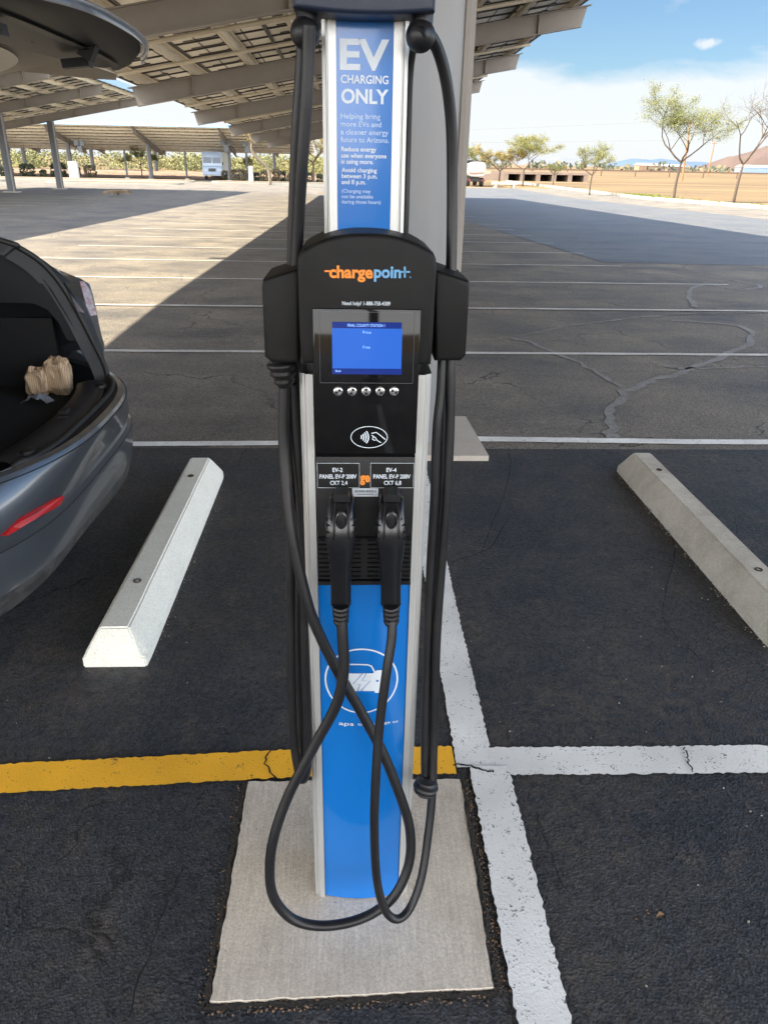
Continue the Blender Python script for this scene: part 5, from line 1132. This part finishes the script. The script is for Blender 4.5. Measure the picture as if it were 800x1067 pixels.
for i in range(260):
    X = r.uniform(60, 1100); Y = r.uniform(500, 800); w = r.uniform(4, 11); h_ = r.uniform(2.5, 6)
    for j in range(10):
        d = Vector((r.gauss(0, 1), r.gauss(0, 1), r.gauss(0, 1))).normalized() * r.uniform(.6, 1.05); p = Vector((X + d.x * w, Y + d.y * w, -.9 + h_ * .5 + d.z * h_ * .5)); a = Vector((r.gauss(0, 1), r.gauss(0, .4), r.gauss(0, 1))).normalized(); b = a.orthogonal().normalized(); s = r.uniform(1, 2.2)
        mb.add([p - a * s, p + b * s * .8, p + a * s, p - b * s * .8], [(0, 1, 2, 3)], r.randrange(2))
tag(mb.build('desert_brush', [M_leafS, M_leafT]), 'thin line of dark scrub far across the dry field', 'brush', kind='stuff')
# grass strip by the parking blocks
mb = MB()
for i in range(9000):
    Y = r.uniform(46, 84); X = 27.0 + abs(r.gauss(0, 1.6)) + (.0 if Y < 80 else 1); g_ = gz(X, Y) - .03; s = r.uniform(.03, .09); a = r.random() * 6.28
    mb.add([(X - s * math.cos(a), Y - s * math.sin(a), g_), (X + s * math.cos(a), Y + s * math.sin(a), g_), (X + r.gauss(0, .05), Y + r.gauss(0, .05), g_ + r.uniform(.05, .16))], [(0, 1, 2)])
tag(mb.build('grass', mat('verge_grass', (.13, .15, .035), .9, var=.3, vscale=1)), 'thin strip of green grass behind the parking blocks under the trees', 'grass', kind='stuff')

# ------------------------------------------------------------------ parking blocks along the right
src = None; k = 0; y = 42.0
names = []
ND = 30
for i in range(ND):
    X = 26.1 - .012 * (y - 49); L_ = 2.75
    where = 'nearest the right edge' if i == 0 else None
    if src is None:
        mb = MB(); mb.hexa([(-.16, -L_ / 2, -.05), (.16, -L_ / 2, -.05), (.16, L_ / 2, -.05), (-.16, L_ / 2, -.05), (-.11, -L_ / 2 + .04, .24), (.11, -L_ / 2 + .04, .24), (.11, L_ / 2 - .04, .24), (-.11, L_ / 2 - .04, .24)])
        src = mb.build('parking_block', M_cream); o = src
    else: o = src.copy(); C.objects.link(o)
    o.location = (X, y, gz(X, y)); o.rotation_euler = (0, 0, .012); tag(o, 'cream concrete parking block in the long row in front of the roadside trees', 'parking block', 'row of cream parking blocks')
    y += 3.0

# ------------------------------------------------------------------ far structures and vehicles
# concrete barrier with openings
bt = thing('concrete_culvert', 'long low tan concrete culvert with five dark openings', 'culvert', (33, 142, -.9)); x0, x1 = P(519, 187, 142).x, P(609, 187, 142).x
mb = MB(); zt = .58; zb0 = -.95; w5 = (x1 - x0) / 5.35; mb.bbox(x0 - 1.6, x1 + .5, 141, 146, zt - .42, zt)
xx = [x0 + 1.2 + i * w5 * .98 for i in range(6)]
for x in xx: mb.bbox(x - .38, x + .38, 141.05, 146, zb0, zt - .42)
mb.add([(x0 - 1.6, 141, zt - .42), (x0 - 1.6, 146, zt - .42), (x0 - 4.5, 141, zb0 + .9), (x0 - 4.5, 141, zb0), (x0 + .9, 141, zb0), (x0 + .9, 141, zt - .42)], [(2, 3, 4, 5, 0), (0, 1, 2)])
mb.build('culvert_wall', mat('tan_concrete', (.23, .17, .13), .9, var=.15, vscale=1), bt)
mb = MB(); mb.bbox(x0 + 1.2, x1, 145.9, 146.2, zb0, zt - .42); mb.build('culvert_back', mat('dark_hollow', (.03, .025, .022), .9), bt)
# low board lying by the truck
p = P(525, 195, 98); g_ = gz(p.x, 98)
bn = thing('concrete_bench', 'low pale concrete bench slab right of the tanker truck', 'bench', (p.x, 98, g_)); mb = MB(); mb.bbox(p.x - 1.5, p.x + 1.5, 97.6, 98.4, g_ + .35, g_ + .62); mb.build('bench_top', M_conc2, bn)
for s in (-1, 1): mb = MB(); mb.bbox(p.x + s * 1.1 - .15, p.x + s * 1.1 + .15, 97.65, 98.35, g_ - .05, g_ + .35); mb.build('bench_leg', M_conc2, bn)
# white delivery van
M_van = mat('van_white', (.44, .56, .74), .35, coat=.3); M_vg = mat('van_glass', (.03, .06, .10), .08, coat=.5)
vx, vy = P(222, 187, 96.5).x, 96.5; vg = gz(vx, vy)
van = thing('delivery_van', 'boxy white delivery van facing us under the far canopy', 'van', (vx, vy, vg))
W2 = 1.13
mb = MB(); prof = [(0, .45), (-.12, .5), (-.16, 1.35), (.05, 1.5), (.22, 2.55), (.45, 2.98), (6.6, 3.0), (6.7, 2.9), (6.7, .5)]
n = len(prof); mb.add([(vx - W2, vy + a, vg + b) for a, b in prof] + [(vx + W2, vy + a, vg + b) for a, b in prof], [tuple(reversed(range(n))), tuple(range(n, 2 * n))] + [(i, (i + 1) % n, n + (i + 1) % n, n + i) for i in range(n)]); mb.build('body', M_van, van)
for s in (-1, 1):
    mb = MB(); mb.hexa([(vx + s * .56 + a, vy + b, vg + c) for c in (0,) for a, b, c in ((-.48, .075, 1.62), (.48, .075, 1.62), (.48, .2, 1.62), (-.48, .2, 1.62), (-.48, .175, 2.42), (.48, .175, 2.42), (.48, .3, 2.42), (-.48, .3, 2.42))]); mb.build('windscreen', M_vg, van)
    mb = MB(); mb.lathe((vx + s * .78, vy - .15, vg + .98), [(0, .13), (.03, .12), (.035, .05)], (0, -1, 0), 14); mb.build('headlight', mat('clear_lens', (.7, .7, .68), .15), van)
    mb = MB(); mb.box((vx + s * 1.25, vy + .05, vg + 1.75), (.12, .1, .32)); mb.build('mirror', M_carblk, van)
    for wy in (1.0, 5.2): mb = MB(); mb.lathe((vx + s * .82, vy + wy, vg + .40), [(0, .34), (.02, .40), (.24, .40), (.26, .34)], (s, 0, 0), 20); mb.build('wheel', M_tyre, van)
mb = MB(); mb.bbox(vx - .42, vx + .42, vy - .185, vy - .15, vg + .88, vg + 1.22)
mb.build('grille', M_frame, van); mb = MB(); mb.bbox(vx - 1.1, vx + 1.1, vy - .30, vy - .13, vg + .42, vg + .60); mb.build('bumper', mat('grey_metal', (.25, .27, .30), .4, metal=.5), van)
# tanker/box truck from behind on the right
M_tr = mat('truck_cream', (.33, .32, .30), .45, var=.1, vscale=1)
tx_, ty = P(495.5, 194, 100).x, 100; tg = gz(tx_, ty); trk = thing('tanker_truck', 'pale tanker truck seen from behind beyond the canopy column', 'truck', (tx_, ty, tg))
mb = MB(); rows_ = []
for yy in (0, .05, 5.2, 5.25): 
    k_ = .93 if yy in (0, 5.25) else 1
    rows_.append([(tx_ + 1.16 * k_ * math.copysign(abs(math.cos(2 * PI * j / 28)) ** .55, math.cos(2 * PI * j / 28)), ty + yy, tg + 1.95 + .85 * k_ * math.copysign(abs(math.sin(2 * PI * j / 28)) ** .55, math.sin(2 * PI * j / 28))) for j in range(28)])
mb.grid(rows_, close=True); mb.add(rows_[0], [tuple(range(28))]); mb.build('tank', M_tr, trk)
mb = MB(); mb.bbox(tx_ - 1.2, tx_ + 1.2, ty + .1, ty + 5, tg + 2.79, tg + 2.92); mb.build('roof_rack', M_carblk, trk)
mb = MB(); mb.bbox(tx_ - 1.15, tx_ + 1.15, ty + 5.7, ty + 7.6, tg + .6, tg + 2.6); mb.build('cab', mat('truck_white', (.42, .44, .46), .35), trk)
mb = MB(); mb.bbox(tx_ - .45, tx_ + .45, ty + .3, ty + 7.4, tg + .55, tg + 1.08); mb.bbox(tx_ - 1.1, tx_ + 1.1, ty - .12, ty + .02, tg + .62, tg + .82); mb.build('chassis', M_carblk, trk)
for s in (-1, 1):
    mb = MB(); mb.bbox(tx_ + s * .85 - .12, tx_ + s * .85 + .12, ty - .15, ty - .125, tg + .66, tg + .78); mb.build('tail_lamp', M_red, trk)
    for wy in (1.2, 6.6): mb = MB(); mb.lathe((tx_ + s * .62, ty + wy, tg + .50), [(0, .44), (.02, .50), (.44, .50), (.46, .44)], (s, 0, 0), 20); mb.build('wheel', M_tyre, trk)
mb = MB(); mb.tube([(tx_ - .9, ty - .06, tg + 1.55), (tx_ - .3, ty - .1, tg + 1.5), (tx_ + .9, ty - .06, tg + 1.6)], .05, 6); mb.build('hose', mat('rust_hose', (.30, .12, .07), .7), trk)
# white panels / posts on the islands
p = P(78, 186, 86); g_ = gz(p.x, 86); w_ = .45
wb = thing('utility_cabinet', 'tall white utility cabinet between the dark shrubs on the left', 'cabinet', (p.x, 86, g_)); mb = MB(); mb.bbox(p.x - w_, p.x + w_, 85.8, 86.3, g_ + .1, g_ + 1.75); mb.build('cabinet_body', mat('cabinet_white', (.48, .48, .47), .5), wb)
mb = MB(); mb.bbox(p.x - w_ - .06, p.x + w_ + .06, 85.74, 86.36, g_, g_ + .12); mb.bbox(p.x - .02, p.x + .02, 85.79, 85.80, g_ + .2, g_ + 1.65); mb.build('cabinet_base', M_conc2, wb)
p = P(262, 190, 85); g_ = gz(p.x, 85); wp = thing('marker_post', 'single white marker post standing near the crooked tree', 'post', (p.x, 85, g_)); mb = MB(); mb.tube([(p.x, 85, g_ - .05), (p.x, 85, g_ + 1.5)], .24, 12); mb.build('post_body', MATS['cabinet_white'], wp, True, autos=.8)
mb = MB(); mb.lathe((p.x, 85, g_ + 1.5), [(0, .26), (.06, .26), (.14, .12)], n=12); mb.build('post_cap', MATS['cabinet_white'], wp)
# inverter boxes on far posts (each its own thing)
for i, (px_, Y_, yy, lab) in enumerate(((236, 94.0, 151, 'cluster of dark electrical boxes on the far canopy post beside the van'), (258, 94, 152, 'dark electrical box on the thin post right of the van'), (84, 94, 151, 'electrical boxes on the far post left of the palo verde'))):
    p = P(px_, yy, Y_); t = thing('electrical_box', lab, 'electrical box', (p.x, Y_, p.z), 'electrical boxes on far posts')
    for dx_, dz_ in ((-.32, .25), (.32, .25), (0, -.35)):
        mb = MB(); mb.bbox(p.x + dx_ - .24, p.x + dx_ + .24, Y_ - .5, Y_ - .26, p.z + dz_ - .28, p.z + dz_ + .28); mb.build('box_case', mat('box_grey', (.14, .16, .18), .5), t)
# thin lamp posts beyond
for i, (px_, lab) in enumerate(((195, 'thin grey post left of the white van'), (258, 'thin grey post right of the white van'), (133, 'thin grey post left of the palo verde'), (3, 'thin grey post at the far left edge'))):
    p = P(px_, 187, 94.6); g_ = gz(p.x, 94.6); mb = MB(); mb.tube([(p.x, 94.6, g_), (p.x, 94.6, g_ + 3.0)], .11, 8)
    t = thing('grey_post', lab, 'post', (p.x, 94.6, g_), 'thin posts at the far canopy'); mb.build('pole', M_cold, t, True, autos=.8); mb = MB(); mb.lathe((p.x, 94.6, g_ - .02), [(0, .26), (.14, .26), (.16, .13)], n=12); mb.build('base', M_conc2, t)
# power poles and wires
pts_ = []
for i, (x1_, yb, x2_, yt, Y_, lab) in enumerate(((711, 184, 719.5, 124, 170, 'leaning wooden utility pole behind the largest tree'), (738, 178, 744.5, 147, 300, 'smaller wooden utility pole farther right beyond the largest tree'))):
    a = P(x1_, yb, Y_); b = P(x2_, yt, Y_); a.z = min(a.z, -.9)
    t = thing('utility_pole', lab, 'utility pole', a, 'wooden utility poles'); mb = MB(); mb.tube([a, b], [.26, .17], 8); mb.build('pole', mat('pole_wood', (.25, .13, .06), .9, var=.2, vscale=3), t, True, autos=.8)
    d_ = (b - a).normalized(); c = b - d_ * .6; mb = MB(); mb.box(c, (2.4, .18, .16)); mb.build('cross_arm', MATS['pole_wood'], t)
    for s in (-1, 0, 1): mb = MB(); mb.lathe(c + Vector((s * 1.1, 0, .08)), [(0, .05), (.15, .08), (.25, .04)], n=8); mb.build('insulator', M_stick, t)
    pts_.append(c)
for k_, (dx_, dz_, yl) in enumerate(((-1.1, .3, 134), (1.1, -3.2, 142))):
    a = P(300, yl - 2, 260); b = pts_[0] + Vector((dx_, 0, dz_)); mid = (a + b) / 2 - Vector((0, 0, 1.2)); q_ = catmull([a, mid, b], 12)
    mb = MB(); mb.tube(q_, .035, 4); tag(mb.build('power_line', mat('wire_grey', (.10, .10, .11), .6)), ('upper' if k_ == 0 else 'lower') + ' thin dark power line crossing the sky to the leaning pole', 'power line')
# long low rail across the dry field
mb = MB(); mb.bbox(20, 420, 232, 232.3, .35, .75)
rl = thing('field_fence', 'long low brown rail fence crossing the dry field', 'fence', (150, 232, -.9)); mb.build('rail', mat('fence_brown', (.13, .085, .06), .9), rl)
for i in range(40): mb = MB(); x = 22 + i * 10; mb.bbox(x - .15, x + .15, 231.7, 232.0, -.95, .85); mb.build('fence_post', MATS['fence_brown'], rl)
# far buildings at the foot of the brown hill
for i, (x1_, Y_, w_, h_, m_, lab) in enumerate(((793, 520, 26, 5, mat('shed_blue', (.20, .28, .38), .5), 'pale blue metal shed at the foot of the brown hill'), (676, 560, 15, 5, mat('house_tan', (.26, .17, .11), .8), 'tiny tan house on the horizon left of the largest tree'), (700, 560, 18, 4.5, mat('house_brown', (.18, .12, .10), .8), 'tiny brown house on the horizon behind the largest tree'))):
    p = P(x1_, 178, Y_); t = thing('far_building', lab, 'building', (p.x, Y_, -.9)); mb = MB(); mb.bbox(p.x - w_ / 2, p.x + w_ / 2, Y_, Y_ + 10, -1, -.9 + h_ * .7); mb.build('wall', m_, t)
    mb = MB(); mb.add([(p.x - w_ / 2 - .4, Y_ - .4, -.9 + h_ * .7), (p.x + w_ / 2 + .4, Y_ - .4, -.9 + h_ * .7), (p.x + w_ / 2 + .4, Y_ + 10.4, -.9 + h_ * .7), (p.x - w_ / 2 - .4, Y_ + 10.4, -.9 + h_ * .7), (p.x - w_ / 2 - .4, Y_ + 5, -.9 + h_), (p.x + w_ / 2 + .4, Y_ + 5, -.9 + h_)], [(0, 1, 5, 4), (3, 2, 5, 4)[::-1], (0, 4, 3), (1, 2, 5)]); mb.build('roof', mat('roof_grey', (.30, .28, .27), .7), t)
# fallen leaf on the asphalt
p = PZ(687, 955, .004); mb = MB(); mb.add([(p.x - .012, p.y - .004, .006), (p.x, p.y - .009, .010), (p.x + .014, p.y + .002, .007), (p.x + .002, p.y + .009, .011)], [(0, 1, 2, 3)]); tag(mb.build('fallen_leaf', mat('dry_leaf', (.20, .12, .06), .8)), 'small brown dry leaf lying alone on the asphalt at lower right', 'leaf')
